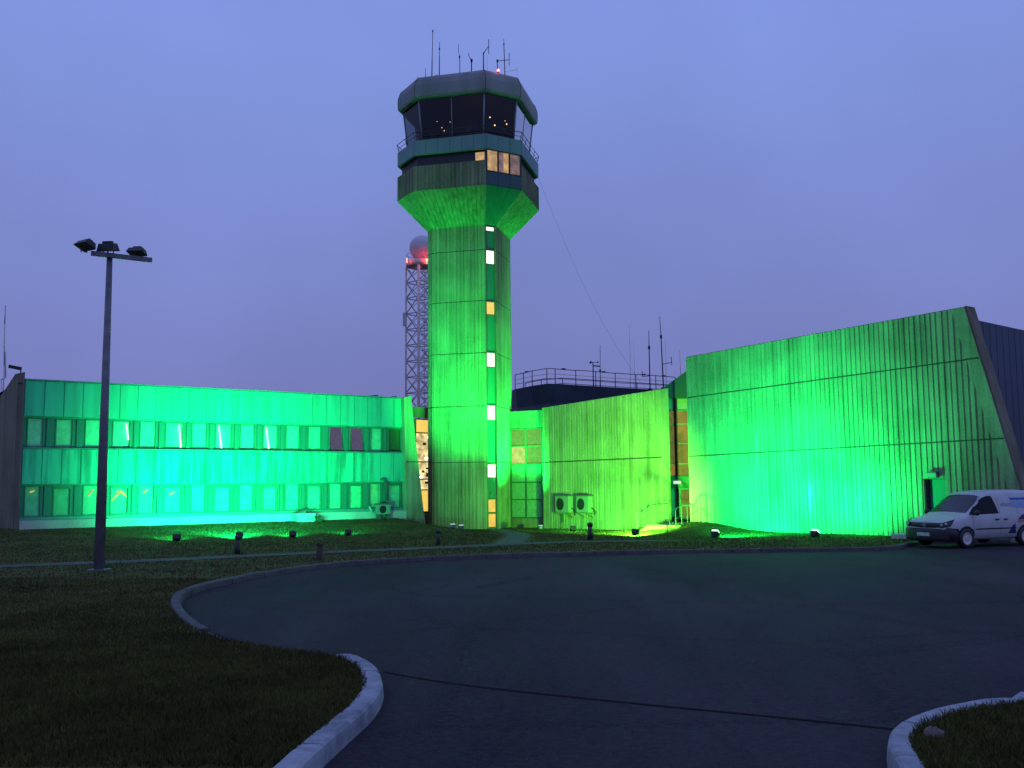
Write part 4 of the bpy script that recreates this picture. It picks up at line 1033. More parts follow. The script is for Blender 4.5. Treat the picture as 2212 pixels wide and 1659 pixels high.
# steps and railings in front of the entrance
top = ground_px(1462, 1131, lambda x, y: -.42); bot = ground_px(1412, 1157, base_z)
stp = empty('entrance_steps', (bot.x, bot.y, base_z(bot.x, bot.y)), 'flight of concrete steps with teal pipe railings up to the glazed entrance', 'steps')
dv = Vector((top.x-bot.x, top.y-bot.y, 0)); dl = dv.length; dv.normalize(); sd = Vector((dv.y, -dv.x, 0)); zb0 = base_z(bot.x, bot.y); NS = 6
mb = MB(); rise = (-.42-zb0)/NS; run = dl*.5/NS; hw = .85
for i in range(NS):
    a = bot + dv*(i*run); ln = dl*.5+3.2-i*run
    mb.box8([Vector((q.x, q.y, zb0-.3+ (0 if i == 0 else .3+rise*i))) for q in (a-sd*hw, a+sd*hw, a+sd*hw+dv*ln, a-sd*hw+dv*ln)] + [Vector((q.x, q.y, zb0+rise*(i+1))) for q in (a-sd*hw, a+sd*hw, a+sd*hw+dv*ln, a-sd*hw+dv*ln)])
mb.build('step', M['concrete_dark'], stp)
for sg in (-1, 1):
    mb = MB(); pl = []
    for k in range(6):
        q = bot + sd*hw*.94*sg + dv*(k/5*(dl*.5+2.4)); zq = zb0+min(1, (k/5*(dl*.5+2.4))/(dl*.5))*(-.42-zb0)
        pl.append(Vector((q.x, q.y, zq))); mb.tube(pl[-1]-Vector((0, 0, .05)), pl[-1]+Vector((0, 0, .95)), .016)
    mb.path([p+Vector((0, 0, .95)) for p in pl], .02); mb.path([p+Vector((0, 0, .5)) for p in pl], .012); mb.build('handrail', M['handrail'], stp)

# ------------------------------------------------------------------ air conditioners
def aircon(fr, u0, u1, v0, v1, t0, label, stand=None):
    s0 = fr.px(u0, (v0+v1)/2, t0)[0]; s1 = fr.px(u1, (v0+v1)/2, t0)[0]; P0 = fr.p((s0+s1)/2, t0+.4, 0)
    z1, z0 = zat(P0.x, P0.y, v0), zat(P0.x, P0.y, v1)
    r = empty('air_conditioner', fr.p((s0+s1)/2, t0+.2, z0), label, 'air conditioner', 'outdoor air conditioner units')
    m = MB(); fr.box(m, s0, s1, t0+.08, t0+.42, z0, z1-.05); m.build('casing', M['ac'], r, bevel=.015)
    m = MB(); fr.box(m, s0-.02, s1+.02, t0+.06, t0+.45, z1-.05, z1+.015); m.build('lid', M['ac_top'], r)
    w = s1-s0; c = s0+w*.38; zc_ = (z0+z1)/2-.02; rad = min(w*.3, (z1-z0)*.36)
    m = MB(); n = 20
    vs = [fr.p(c+rad*math.cos(6.2832*i/n), t0+.424, zc_+rad*math.sin(6.2832*i/n)) for i in range(n)]; m.poly(vs)
    m.build('fan_opening', M['black'], r)
    m = MB()
    for k in (1.0, .7, .4): 
        pts = [fr.p(c+rad*k*math.cos(6.2832*i/n), t0+.435, zc_+rad*k*math.sin(6.2832*i/n)) for i in range(n+1)]; m.path(pts, .004, 4)
    for k in range(4):
        a = k*math.pi/4; m.tube(fr.p(c-rad*math.cos(a), t0+.435, zc_-rad*math.sin(a)), fr.p(c+rad*math.cos(a), t0+.435, zc_+rad*math.sin(a)), .004, None, 4)
    hub = fr.p(c, t0+.43, zc_); m.tube(hub, hub+fr.n*.02, rad*.16, None, 10); m.build('fan_grille', M['frame_black'], r)
    m = MB()
    for sx in (s0+w*.15, s1-w*.15): fr.box(m, sx-.03, sx+.03, t0-.02, t0+.5, z0-.05, z0)
    if stand is None:
        for sx in (s0+w*.15, s1-w*.15): m.tube(fr.p(sx, t0+.45, z0-.03), fr.p(sx, t0-.03, z0-.3), .02)
        fr.box(m, s1+.02, s1+.25, t0+.0, t0+.06, z0+.0, z0+.08)
    else:
        for sx in (s0+w*.15, s1-w*.15): fr.box(m, sx-.05, sx+.05, t0+.05, t0+.45, stand, z0-.05)
    m.build('bracket', M['ac_top'], r)
    m = MB(); m.path([fr.p(s1-.02, t0+.2, z0+.25), fr.p(s1+.08, t0+.2, z0+.25), fr.p(s1+.1, t0+.03, z0+.1), fr.p(s1+.1, t0+.03, z0-.15)], .03); m.build('pipe', M['black'], r)
    return r, (s0, s1, z0, z1)
aircon(MW, 1211, 1240, 1070, 1107, .06, 'left of two grey air conditioners on the ribbed concrete block')
aircon(MW, 1257, 1283, 1070, 1107, .06, 'right of two grey air conditioners on the ribbed concrete block, nearer the entrance')
r, (a, b, z0, z1) = aircon(LW, 809, 836, 1088, 1111, .4, 'lone pale air conditioner in front of the office wing plinth', stand=zP1-.75)
m = MB(); s = b-.05; zt = LW.px(832, 1036, .3)[1]; m.path([LW.p(s+.05, .5, z1-.02), LW.p(s+.05, .32, z1+.2), LW.p(s, .3, zt-.1), LW.p(s-.08, .3, zt), LW.p(s-.3, .3, zt+.03)], .07, 8)
tag(m.build('duct_pipe', M['frame'], loc=LW.p(s, .4, z1-.02)), 'dark upright pipe with a bent top above the lone air conditioner', 'pipe')
s, z = MW.px(1215, 1127, .1); m = MB(); MW.box(m, s-.07, s+.07, .05, .14, z-.05, z+.42); m.tube(MW.p(s, .09, z+.42), MW.p(s, .09, z+.75), .015)
tag(m.build('switch_box', M['frame'], loc=MW.p(s, .05, z)), 'small dark switch box below the left wall air conditioner', 'switch box')

# ------------------------------------------------------------------ things on the bank by the office wing
s0 = LW.px(636, 1110, .8)[0]; s1 = LW.px(678, 1110, .8)[0]; zc1_ = LW.px(650, 1109, .9)[1]; zc0_ = zc1_-.75
r = empty('access_cover', LW.p((s0+s1)/2, .8, zc0_), 'pale concrete access pit with a dark tilted lid below the office windows', 'access cover')
m = MB(); LW.slab(m, [(s0+.25, zc0_), (s1, zc0_), (s1, zc1_), (s0, zc1_)], .37, 1.0); m.build('pit_wall', M['plinth'], r)
m = MB(); LW.slab(m, [(s0+.05, zc1_), (s1-.5, zc1_), (s1-.55, zc1_+.2), (s0+.75, zc1_+.24)], .4, .95); m.build('lid', M['stone'], r)
def shrub(p, rad, label):
    m = MB(); rr = random.Random(int(p.x*100))
    for i in range(110):
        d = Vector((rr.gauss(0, 1), rr.gauss(0, 1), abs(rr.gauss(0, 1)))).normalized()*rad*rr.uniform(.3, 1); c = p+d; t = Vector((rr.uniform(-1, 1), rr.uniform(-1, 1), rr.uniform(-1, 1))).normalized()*rad*.22; s_ = d.cross(t).normalized()*rad*.09
        m.quad(c-t, c+s_, c+t, c-s_)
    for i in range(6): m.tube(p, p+Vector((rr.uniform(-1, 1), rr.uniform(-1, 1), 1.2))*rad*.6, .012)
    return tag(m.build('shrub', M['plant'], loc=p), label, 'shrub')
q = LW.p(LW.px(684, 1112, .8)[0], .9, 0); q.z = lawn_z(q.x, q.y)-.03; shrub(q, .42, 'small dark shrub beside the access pit on the bank')
q = ground_px(609, 1127); F = Frame((q.x, q.y), (q.x+LW.d.x, q.y+LW.d.y))
gz = lambda s, t: lawn_z(*(F.p(s, t, 0).xy))
m2 = MB(); P = [(-.7, -.45), (.7, -.45), (.7, .45), (-.7, .45)]
m2.box8([F.p(s, t, gz(s, t)-.05) for s, t in P]+[F.p(s, t, gz(s, t)+.02) for s, t in P])
for i in range(8):
    s = -.6+i*.17; m2.box8([F.p(a, t, gz(a, t)+.02) for a, t in ((s, -.4), (s+.06, -.4), (s+.06, .4), (s, .4))]+[F.p(a, t, gz(a, t)+.035) for a, t in ((s, -.4), (s+.06, -.4), (s+.06, .4), (s, .4))])
tag(m2.build('drain_grate', M['rust'], loc=q), 'dark rectangular grate set into the lit grass bank', 'drain grate')
pts = []
for (u, v, dz) in ((797, 1094, .55), (804, 1107, .25), (815, 1117, .06), (832, 1124, .05), (838, 1130, .05), (842, 1134, .04)):
    if dz > .1: s, z = LW.px(u, v, .5); pts.append(LW.p(s, .5, z))
    else: p = ground_px(u, v); p.z += dz; pts.append(p)
m = MB(); m.path(pts, .05, 8); p = pts[2]; m.path([p, p+Vector((.5, .25, .05)), p+Vector((1.1, .6, .1))], .05, 8)
tag(m.build('drain_pipe', M['plinth'], loc=pts[-1]), 'pale loose drain pipe running down the bank by the lone air conditioner', 'pipe')

# ------------------------------------------------------------------ ground floodlights
FG = 'green floodlights set in the grass'
def make_flood(tilt_deg, open_lens):
    fl = empty('floodlight', (0, 0, 0)); tilt = Matrix.Rotation(R(tilt_deg), 3, 'X'); cF = Vector((0, 0, .30))
    T = lambda p: cF + tilt @ Vector(p)
    m = MB()
    tb = lambda m, c, sz: m.box(T(c), sz, tilt)
    m.box8([T(p) for p in ((-.15, -.17, -.1), (.15, -.17, -.1), (.22, 0, -.17), (-.22, 0, -.17), (-.15, -.17, .1), (.15, -.17, .1), (.22, 0, .17), (-.22, 0, .17))])
    tb(m, (0, .045, 0), (.46, .09, .36))
    for k in range(5): tb(m, (-.12+k*.06, -.2, 0), (.012, .08, .16))
    m.build('housing', M['black'], fl, local=True)
    d = .13 if open_lens else .012
    m = MB(); tb(m, (0, .09+d/2, 0), (.40, d, .30)); m.build('lens', M['lens'], fl, local=True, bevel=.03 if open_lens else 0)
    if not open_lens:
        m = MB(); tb(m, (0, .12, .185), (.44, .12, .012)); tb(m, (-.225, .12, 0.03), (.012, .12, .3)); tb(m, (.225, .12, 0.03), (.012, .12, .3)); m.build('visor', M['black'], fl, local=True)
    m = MB()
    for sx in (-.26, .26): m.box((sx, 0, .17), (.02, .05, .34))
    m.box((0, 0, .015), (.54, .2, .03)); m.box((0, 0, -.08), (.2, .2, .2)); m.build('yoke', M['black'], fl, local=True)
    return fl
protos = {}
def lamp_light(root, energy, color, aim, size=130, blend=.9, z=.42):
    ld = bpy.data.lights.new('green_beam', 'SPOT'); ld.energy = energy; ld.color = color; ld.spot_size = R(size); ld.spot_blend = blend; ld.shadow_soft_size = .1
    lo = link(bpy.data.objects.new('green_beam', ld)); lo.parent = root
    fw = Vector((0, .28, .06)); loc = Vector((0, .3, z+.1)); lo.location = loc
    wp = root.matrix_basis @ loc
    d = (root.matrix_basis.to_3x3().inverted() @ (Vector(aim)-wp)).normalized(); lo.rotation_mode = 'QUATERNION'; lo.rotation_quaternion = d.to_track_quat('-Z', 'Y')
GREEN = (0.0, 1.0, 0.29); GREEN2 = (0.16, 1.0, 0.05); GREEN3 = (0.0, 1.0, 0.20); GREEN1 = (0.0, 1.0, 0.11)
pend = []
def place(u, v, face, label, beams, open_lens=False):
    if open_lens not in protos: o = protos[open_lens] = make_flood(58 if open_lens else 32, open_lens)
    else: o = copy_tree(protos[open_lens])
    q = ground_px(u, v); q.z -= .02; o.location = q
    d = Vector((face.x-q.x, face.y-q.y, 0)); rz = math.atan2(-d.x, d.y); o.rotation_euler = (0, 0, rz)
    o.matrix_basis = Matrix.Translation(q) @ Matrix.Rotation(rz, 4, 'Z') @ Matrix.Scale(.68, 4)
    tag(o, label, 'floodlight', FG)
    pend.append((o, beams)); return o
def on(fr, u, v): s, z = fr.px(u, v); return fr.p(s, 0, z)
EL = 6000
place(382, 1172, on(LW, 330, 1000), 'leftmost black floodlight on the grass before the office wing', [dict(energy=EL*.4, color=GREEN, aim=on(LW, 360, 1000), size=101)])
place(517, 1167, on(LW, 480, 1000), 'black floodlight behind the pale topped bollard before the office wing', [dict(energy=EL*2.3, color=(0.0, 1.0, .36), aim=on(LW, 475, 1030), size=101)])
place(632, 1164, on(LW, 620, 1000), 'third black floodlight from the left, in front of the grate', [dict(energy=EL*.7, color=GREEN, aim=on(LW, 590, 1000), size=101)])
place(752, 1160, on(LW, 760, 1000), 'black floodlight nearest the lone air conditioner', [dict(energy=EL*.3, color=GREEN, aim=on(LW, 740, 1000), size=101)])
place(1238, 1151, on(MW, 1230, 1000), 'black floodlight before the two wall air conditioners', [dict(energy=1300, color=GREEN1, aim=on(MW, 1240, 1040), size=100), dict(energy=900, color=GREEN1, aim=at_y(1050, 950, 60), size=60, blend=.8)])
place(1373, 1160, on(MW, 1360, 1020), 'black floodlight left of the entrance steps', [dict(energy=19000, color=GREEN2, aim=on(MW, 1393, 1085), size=98)])
place(1545, 1163, on(HW, 1640, 1000), 'black floodlight with a white glowing lens at the left end of the hall', [dict(energy=10500, color=GREEN3, aim=on(HW, 1690, 1010), size=128)], True)
place(1760, 1163, on(HW, 1850, 1000), 'black floodlight with a glowing lens nearest the van', [dict(energy=4200, color=GREEN3, aim=on(HW, 1880, 930), size=135)], True)
for o, beams in pend:
    for b in beams: lamp_light(o, **b)
# small uplights at the tower foot
u1 = None; jobs = []
for i, (dx, dy, lab, aim, en, sz) in enumerate(((-.55, -9.9, 'left of two small pale uplights at the tower foot', (-.55, 7.4, 9.2), 12000, 60), (-.1, -9.9, 'right of two small pale uplights at the tower foot', (.75, 7.4, 9.2), 12000, 60),
        (4.3, -4.3, 'small uplight in front of the glazed link right of the tower door', (-2.0, 4.1, 6.6), 26000, 56))):
    q = Vector((TC.x+dx, TC.y+dy, 0)); q.z = lawn_z(q.x, q.y)
    if u1 is None:
        u1 = empty('uplight', (0, 0, 0)); m = MB(); m.tube((0, 0, -.05), (0, 0, .22), .12, .15, 12); m.build('housing', M['metal'], u1, local=True)
        m = MB(); m.tube((0, 0, .22), (0, 0, .235), .13, .13, 12); m.build('lens', emit('uplight lens', (.8, 1, .95), 1.2), u1, local=True); o = u1
    else: o = copy_tree(u1_proto)
    u1_proto = u1
    o.location = q; o.matrix_basis = Matrix.Translation(q); tag(o, lab, 'uplight', 'small uplights at the tower foot')
    jobs.append((o, aim, en, sz))
for o, aim, en, sz in jobs:
    ld = bpy.data.lights.new('green_beam', 'SPOT'); ld.energy = en; ld.color = GREEN1; ld.spot_size = R(sz); ld.spot_blend = 1.0; ld.shadow_soft_size = .08
    lo = link(bpy.data.objects.new('green_beam', ld)); lo.parent = o; lo.location = (0, 0, .3); lo.rotation_mode = 'QUATERNION'; lo.rotation_quaternion = Vector(aim).normalized().to_track_quat('-Z', 'Y')

# ------------------------------------------------------------------ bollards and stakes
BG = 'bollards along the footpath'
bl = empty('bollard', (0, 0, 0))
m = MB(); m.lathe((0, 0, 0), [(.001, -.1), (.075, -.1), (.075, .34), (.06, .35), (.06, .36)], 14); m.build('post', M['black'], bl, local=True)
m = MB(); m.lathe((0, 0, 0), [(.06, .36), (.06, .46)], 14); m.build('light_band', M['ac_top'], bl, local=True)
m = MB(); m.lathe((0, 0, 0), [(.06, .46), (.08, .465), (.08, .55), (.06, .59), (.001, .6)], 14); m.build('cap', M['black'], bl, local=True)
for i, (u, v, lab, k) in enumerate(((947, 1177, 'black bollard light in front of the tower foot', .95), (1275, 1166, 'black bollard light in front of the wall air conditioners', 1.2), (513, 1197, 'black bollard light overlapping a floodlight before the office wing', 1.0))):
    o = bl if i == 0 else copy_tree(bl); q = ground_px(u, v); o.location = q; o.scale = (k*1.25, k*1.25, k); tag(o, lab, 'bollard', BG)
q = ground_px(690, 1210); m = MB(); m.tube(q-Vector((0, 0, .2)), q+Vector((0, 0, .42)), .1, .09, 10); m.tube(q+Vector((0, 0, .42)), q+Vector((0, 0, .50)), .11, .07, 10)
tag(m.build('bollard', M['timber'], loc=q), 'brown timber bollard at the footpath before the office wing', 'bollard', BG)
for (x, y0, y1, rr, lab, mt) in ((905, 1435, 1512, .07, 'thick leaning stake in the grass by the concrete block', 'timber'), (655, 1432, 1505, .025, 'thin stake below the wall air conditioners', 'rust'), (842, 1435, 1540, .022, 'thin pale stake right of the wall air conditioners', 'stone')):
    u, v = f2(1600+x/2.675, 1120+y1/2.675); q = ground_px(u, v); zt = zat(q.x, q.y, f2(0, 1120+y0/2.675)[1])
    m = MB(); m.tube(q-Vector((0, 0, .1)), Vector((q.x+.04, q.y, zt)), rr, rr*.6, 7); tag(m.build('stake', M[mt], loc=q), lab, 'stake', 'stakes by the concrete block')
q = ground_px(2132/1.0 if False else 1443, 1163); m = MB(); m.tube(q-Vector((0, 0, .1)), q+Vector((0, 0, .55)), .02); m.box(q+Vector((0, 0, .5)), (.05, .03, .12)); tag(m.build('stake', M['timber'], loc=q), 'thin marker stake right of the entrance steps', 'stake', 'stakes by the concrete block')
# concrete step in front of the hall door
s0, s1 = HW.px(1932, 1158, 1.2)[0], HW.px(1990, 1158, 1.2)[0]
r_z = lawn_z(*HW.p(s0, 1, 0).xy)
m = MB(); HW.box(m, dS-.5, dE+.4, .56, 2.0, r_z-.3, r_z+.17); HW.box(m, dS-.25, dE+.3, .56, 1.5, r_z+.17, r_z+.34)
tag(m.build('door_step', M['plinth'], loc=HW.p(dS, .7, r_z)), 'two stacked concrete steps at the hall side door by the van', 'step')
q = ground_px(1990, 1598, base_z); m = MB(); rs_ = random.Random(5)
m.sphere(q+Vector((.1, .04, .0)), .07, 9, 6)
for vv in m.v: vv.x += rs_.uniform(-.012, .012); vv.z += rs_.uniform(-.01, .01)
tag(m.build('stone', M['stone'], loc=q), 'small brown stone on the right kerbed island', 'stone')

# ------------------------------------------------------------------ floodlight column on the left
q = ground_px(214, 1232, base_z); lp = empty('lamp_post', q, 'tall grey floodlight column with three black heads on a crossarm', 'lamp post')
zt = zat(q.x, q.y, 556)
k = q.y/F0
m = MB(); m.tube(q-Vector((0, 0, .2)), Vector((q.x, q.y, zt)), .135, .07, 16); m.build('pole', M['pole'], lp)
m = MB(); m.box(q+Vector((0, 0, .01)), (.46, .46, .04)); m.build('base_plate', M['pole'], lp)
aL = at_y(197, 547, q.y-.35); aR = at_y(328, 562, q.y+.45)
m = MB(); dd = (aR-aL).normalized(); upv = Vector((0, 0, 1)); sv = dd.cross(upv).normalized()
m.box8([aL-sv*.05-upv*.055, aR-sv*.05-upv*.055, aR+sv*.05-upv*.055, aL+sv*.05-upv*.055, aL-sv*.05+upv*.055, aR-sv*.05+upv*.055, aR+sv*.05+upv*.055, aL+sv*.05+upv*.055]); m.build('crossarm', M['pole'], lp)
def head(u, v, w, h, yaw, pit, Y):
    c = at_y(u, v, Y); Mx = Matrix.Rotation(R(yaw), 3, 'Z') @ Matrix.Rotation(R(pit), 3, 'X')
    def P(x, y, z): return c + Mx @ Vector((x, y, z))
    m = MB(); a, b = w/2, w/2*.85; d = h
    m.box8([P(-a, -.17, -d/2), P(a, -.17, -d/2), P(a, .17, -d/2), P(-a, .17, -d/2), P(-b, -.1, d/2), P(b, -.1, d/2), P(b, .12, d/2), P(-b, .12, d/2)])
    m.box(c + Mx @ Vector((0, .02, d/2+.03)), (b*1.2, .14, .06), Mx)
    o = m.build('flood_head', M['black'], lp, bevel=.012)
    m = MB(); m.quad(P(-a*.88, -.14, -d/2-.004), P(a*.88, -.14, -d/2-.004), P(a*.88, .14, -d/2-.004), P(-a*.88, .14, -d/2-.004)); m.build('lens', plain('flood glass', (.12, .14, .14), .1), o)
    m = MB()
    for sx in (-.62, .62):
        p = P(a*sx, 0, -d/2); f = aL + dd*((p-aL).dot(dd)); m.tube(p+Vector((0, 0, .06)), f, .014)
    p = P(0, 0, 0); f = aL + dd*((p-aL).dot(dd)); m.tube(p, f, .02); m.build('bracket', M['black'], lp)
head(185, 528, .50, .16, -32, -24, q.y-.45)
head(233, 534.5, .47, .2, -6, 12, q.y-.1)
head(296, 543, .44, .14, -6, -14, q.y+.3)

# ------------------------------------------------------------------ van
front_w = ground_px(2086, 1184, lambda x, y: base_z(x, y)-KERB_H)
PSI = R(24)
hd = Vector((-math.cos(PSI), -math.sin(PSI), 0)); lf = Vector((math.sin(PSI), -math.cos(PSI), 0))
XF = 1.36      # front axle (local x, ahead of centre)
vo = Vector((front_w.x, front_w.y, front_w.z)) - hd*XF - lf*.80
van = empty('parked_van', vo, 'white small panel van with blue and orange graphics parked at the kerb, facing left', 'van', rz=math.atan2(hd.y, hd.x))
ST_ = [ # x, zb, w, zbelt, wu, zroof
 (2.21, .33, .66, .52, .60, .60), (2.17, .29, .76, .66, .68, .76), (2.06, .27, .83, .78, .74, .87), (1.70, .25, .875, .88, .77, .98), (1.28, .25, .89, .95, .76, 1.08),
 (.85, .25, .895, 1.00, .73, 1.38), (.42, .25, .895, 1.02, .69, 1.70), (.10, .25, .895, 1.03, .68, 1.785), (-.6, .25, .895, 1.05, .68, 1.82), (-1.6, .25, .895, 1.05, .68, 1.82),
 (-2.05, .27, .885, 1.05, .67, 1.79), (-2.17, .30, .86, 1.02, .64, 1.70)]
def stn(x):
    if x >= ST_[0][0]: return ST_[0][1:]
    for i in range(len(ST_)-1):
        a, b = ST_[i], ST_[i+1]
        if a[0] >= x >= b[0]:
            t = (a[0]-x)/(a[0]-b[0])
            pa = ST_[max(0, i-1)]; pb = ST_[min(len(ST_)-1, i+2)]
            r = []
            for k in range(1, 6):
                m0 = (b[k]-pa[k])/(b[0]-pa[0])*(b[0]-a[0]) if pa is not a else (b[k]-a[k]); m1 = (pb[k]-a[k])/(pb[0]-a[0])*(b[0]-a[0]) if pb is not b else (b[k]-a[k])
                h = (2*t**3-3*t*t+1)*a[k]+(t**3-2*t*t+t)*m0+(-2*t**3+3*t*t)*b[k]+(t**3-t*t)*m1
                r.append(h)
            return tuple(r)
    return ST_[-1][1:]
def prof_pts(x):
    zb, w, zl, wu, zr_ = stn(x)
    return [(0, zb), (w-.16, zb), (w-.07, zb+.06), (w-.02, zb+(zl-zb)*.35), (w, zb+(zl-zb)*.62), (w-.012, zl-.04), (w-.03, zl),
            (w+(wu-w)*.5-.005, zl+(zr_-zl)*.45), (wu+.015, zr_-(zr_-zl)*.16), (wu-.04, zr_-.035*min(1, (zr_-zl)/.5)), (wu-.16, zr_-.008), (wu*.4, zr_+.012), (0, zr_+.015)]
def side_y(x, z):
    P = prof_pts(x)
    for (a, za), (b, zb) in zip(P[1:], P[2:]):
        if za <= z <= zb and zb > za: return a+(b-a)*(z-za)/(zb-za)
    return P[6][0]
def top_z(x, y):
    P = prof_pts(x); y = abs(y)
    for (a, za), (b, zb) in zip(P[5:], P[6:]):
        if a >= y >= b and a > b: return za+(zb-za)*(a-y)/(a-b)
    return P[-1][1]
m = MB(); xs = []
for i in range(len(ST_)-1):
    for j in range(4): xs.append(ST_[i][0]+(ST_[i+1][0]-ST_[i][0])*j/4)
xs.append(ST_[-1][0]); npf = len(prof_pts(0)); ringn = 2*npf-2; vs = []
for x in xs:
    P = prof_pts(x); full = [(y, z) for y, z in P] + [(-y, z) for y, z in P[-2:0:-1]]
    vs += [(x, y, z) for y, z in full]
fs = [(i*ringn+k, i*ringn+(k+1) % ringn, (i+1)*ringn+(k+1) % ringn, (i+1)*ringn+k) for i in range(len(xs)-1) for k in range(ringn)]
m.add(vs, fs, True); m.f.append(list(range(ringn))); m.sm.append(False); m.f.append([(len(xs)-1)*ringn+k for k in range(ringn)]); m.sm.append(False)
M['van_white'] = plain('white van paint', (0.50, 0.50, 0.50), 0.45, coat=.15, var=.05, scale=3)
M['van_glass'] = plain('van dark glass', (0.012, 0.013, 0.016), 0.08, spec=.6, var=.05)
body = m.build('body', M['van_white'], van, local=True)
def side_patch(name, poly, mat, off=.005, parent=van, sides=(1,), step=.06):
    m = MB()
    xs_ = [p[0] for p in poly]; x0, x1 = min(xs_), max(xs_); n = max(2, int((x1-x0)/step))
    for sg in sides:
        colm = []
        for i in range(n+1):
            x = x0+(x1-x0)*i/n; x = min(max(x, x0+1e-4), x1-1e-4); zs = []
            for (a, za), (b, zb) in zip(poly, poly[1:]+poly[:1]):
                if (a-x)*(b-x) <= 0 and a != b: zs.append(za+(zb-za)*(x-a)/(b-a))
            if len(zs) >= 2: colm.append((x, min(zs), max(zs)))
        for (xa, a0, a1), (xb, b0, b1) in zip(colm[:-1], colm[1:]):
            k = 5
            for j in range(k):
                q = []
                for x, z in ((xa, a0+(a1-a0)*j/k), (xb, b0+(b1-b0)*j/k), (xb, b0+(b1-b0)*(j+1)/k), (xa, a0+(a1-a0)*(j+1)/k)): q.append((x, sg*(side_y(x, z)+off), z))
                m.add(q, [(0, 1, 2, 3)], True)
    return m.build(name, mat, parent, local=True)
# glass
M['van_side'] = plain('van side glass', (0.008, 0.008, 0.011), 0.35, spec=.15, var=.05)
side_patch('side_window', [(1.16, 1.055), (.98, 1.22), (.74, 1.42), (.46, 1.58), (.22, 1.64), (-.02, 1.655), (-.16, 1.08), (.5, 1.065)], M['van_side'], .006)
side_patch('side_window', [(1.16, 1.055), (.98, 1.22), (.74, 1.42), (.46, 1.58), (.22, 1.64), (-.02, 1.655), (-.16, 1.08), (.5, 1.065)], M['van_side'], .006, sides=(-1,))
M['van_screen'] = thin_glass('van windscreen', (0.5, 0.55, 0.55), 0.12)
m = MB(); X0, X1 = 1.20, .47
for i in range(10):
    for j in range(14):
        q = []
        for a, b in ((i, j), (i+1, j), (i+1, j+1), (i, j+1)):
            x = X0+(X1-X0)*a/10; wv = stn(x)[3]-.02; y = -wv+2*wv*b/14; q.append((x+.006, y, top_z(x, y)+.008))
        m.add(q, [(0, 1, 2, 3)], True)
m.build('windscreen', M['van_glass'], van, local=True)
# dark lower front: bumper, grille, headlights, plate, emblem
def bar(m, z0, z1, wv, xf, bow=.14, depth=.12, n=14):
    pts = []
    for i in range(n+1):
        y = -wv+2*wv*i/n; x = xf-bow*(abs(y)/wv)**2.2; pts.append((x, y))
    vs = []
    for x, y in pts: vs += [(x-depth, y*.98, z0), (x-.02, y, z0), (x, y, z0+(z1-z0)*.25), (x-.005, y, z0+(z1-z0)*.8), (x-.03, y*.99, z1), (x-depth, y*.98, z1)]
    k = 6; fs = [(i*k+a, i*k+(a+1) % k, (i+1)*k+(a+1) % k, (i+1)*k+a) for i in range(n) for a in range(k)]
    fs += [tuple(range(k)), tuple(n*k+a for a in range(k))]
    m.add(vs, fs, True)
m = MB(); bar(m, .22, .63, .885, 2.30, .15, .5); m.build('front_bumper', M['black'], van, local=True)
m = MB(); bar(m, .65, .81, .72, 2.235, .06, .3); m.build('grille', M['frame_black'], van, local=True)
M['headlight'] = plain('headlight lens', (.35, .37, .42), .12, spec=.8)
for sg in (-1, 1):
    m = MB(); vs = []
    for (x, y, z) in ((2.205, .60, .60), (2.235, .60, .62), (2.08, .875, .66), (2.0, .87, .66), (2.13, .62, .75), (2.165, .62, .755), (1.86, .885, .88), (1.80, .87, .88)): vs.append((x+.05, sg*(y+.012), z+.05))
    m.add(vs, [(0, 1, 2, 3), (4, 5, 6, 7), (0, 1, 5, 4), (1, 2, 6, 5), (2, 3, 7, 6), (3, 0, 4, 7)]); h = m.build('headlight', M['frame_black'], van, local=True, bevel=.01)
    m = MB(); 
    for (x, y, z, r_) in ((2.19, .68, .685, .045), (2.11, .79, .72, .05)): m.sphere((x+.055, sg*(y+.012), z+.055), r_, 10, 8)
    m.build('reflector', M['headlight'], h, local=True)
M['plate'] = plain('number plate', (.55, .55, .5), .5)
m = MB(); m.box((2.308, 0, .44), (.014, .5, .11)); m.build('number_plate', M['plate'], van, local=True)
m = MB(); n = 20
pts = [Vector((2.242, .06*math.cos(6.2832*i/n), .735+.06*math.sin(6.2832*i/n))) for i in range(n+1)]; m.path(pts, .009, 5)
for a, b in (((-.036, .78), (-.012, .70)), ((-.012, .70), (0, .73)), ((0, .73), (.012, .70)), ((.012, .70), (.036, .78))): m.tube((2.242, a[0], a[1]), (2.242, b[0], b[1]), .007, None, 5)
m.build('emblem', M['headlight'], van, local=True)
side_patch('side_bumper', [(2.14, .30), (1.70, .30), (1.70, .62), (2.14, .66)], M['black'], .012, sides=(1,))
side_patch('side_bumper', [(2.14, .30), (1.70, .30), (1.70, .62), (2.14, .66)], M['black'], .012, sides=(-1,))
# arches, wheels
for xw in (XF, -1.33):
    arc = [(xw+.40*math.cos(t), .30+.40*math.sin(t)) for t in [math.pi*i/16 for i in range(17)]]
    side_patch('wheel_arch', [(xw-.40, .26)]+arc[::-1]+[(xw+.40, .26)], M['black'], .004, sides=(1, -1), step=.04)
    for sg in (1, -1):
        Mx = Matrix.Rotation(R(-90*sg), 3, 'X')
        m = MB(); m.lathe((xw, sg*.80, .315), [(.2, -.1), (.29, -.1), (.315, -.06), (.315, .06), (.295, .1), (.215, .105), (.2, .09)], 28, Mx); w_ = m.build('wheel', M['black'], van, local=True)
        m = MB(); m.lathe((xw, sg*.80, .315), [(.001, .07), (.05, .075), (.07, .06), (.19, .075), (.205, .095), (.205, .05)], 20, Mx); m.build('wheel_trim', M['mast'], w_, local=True)
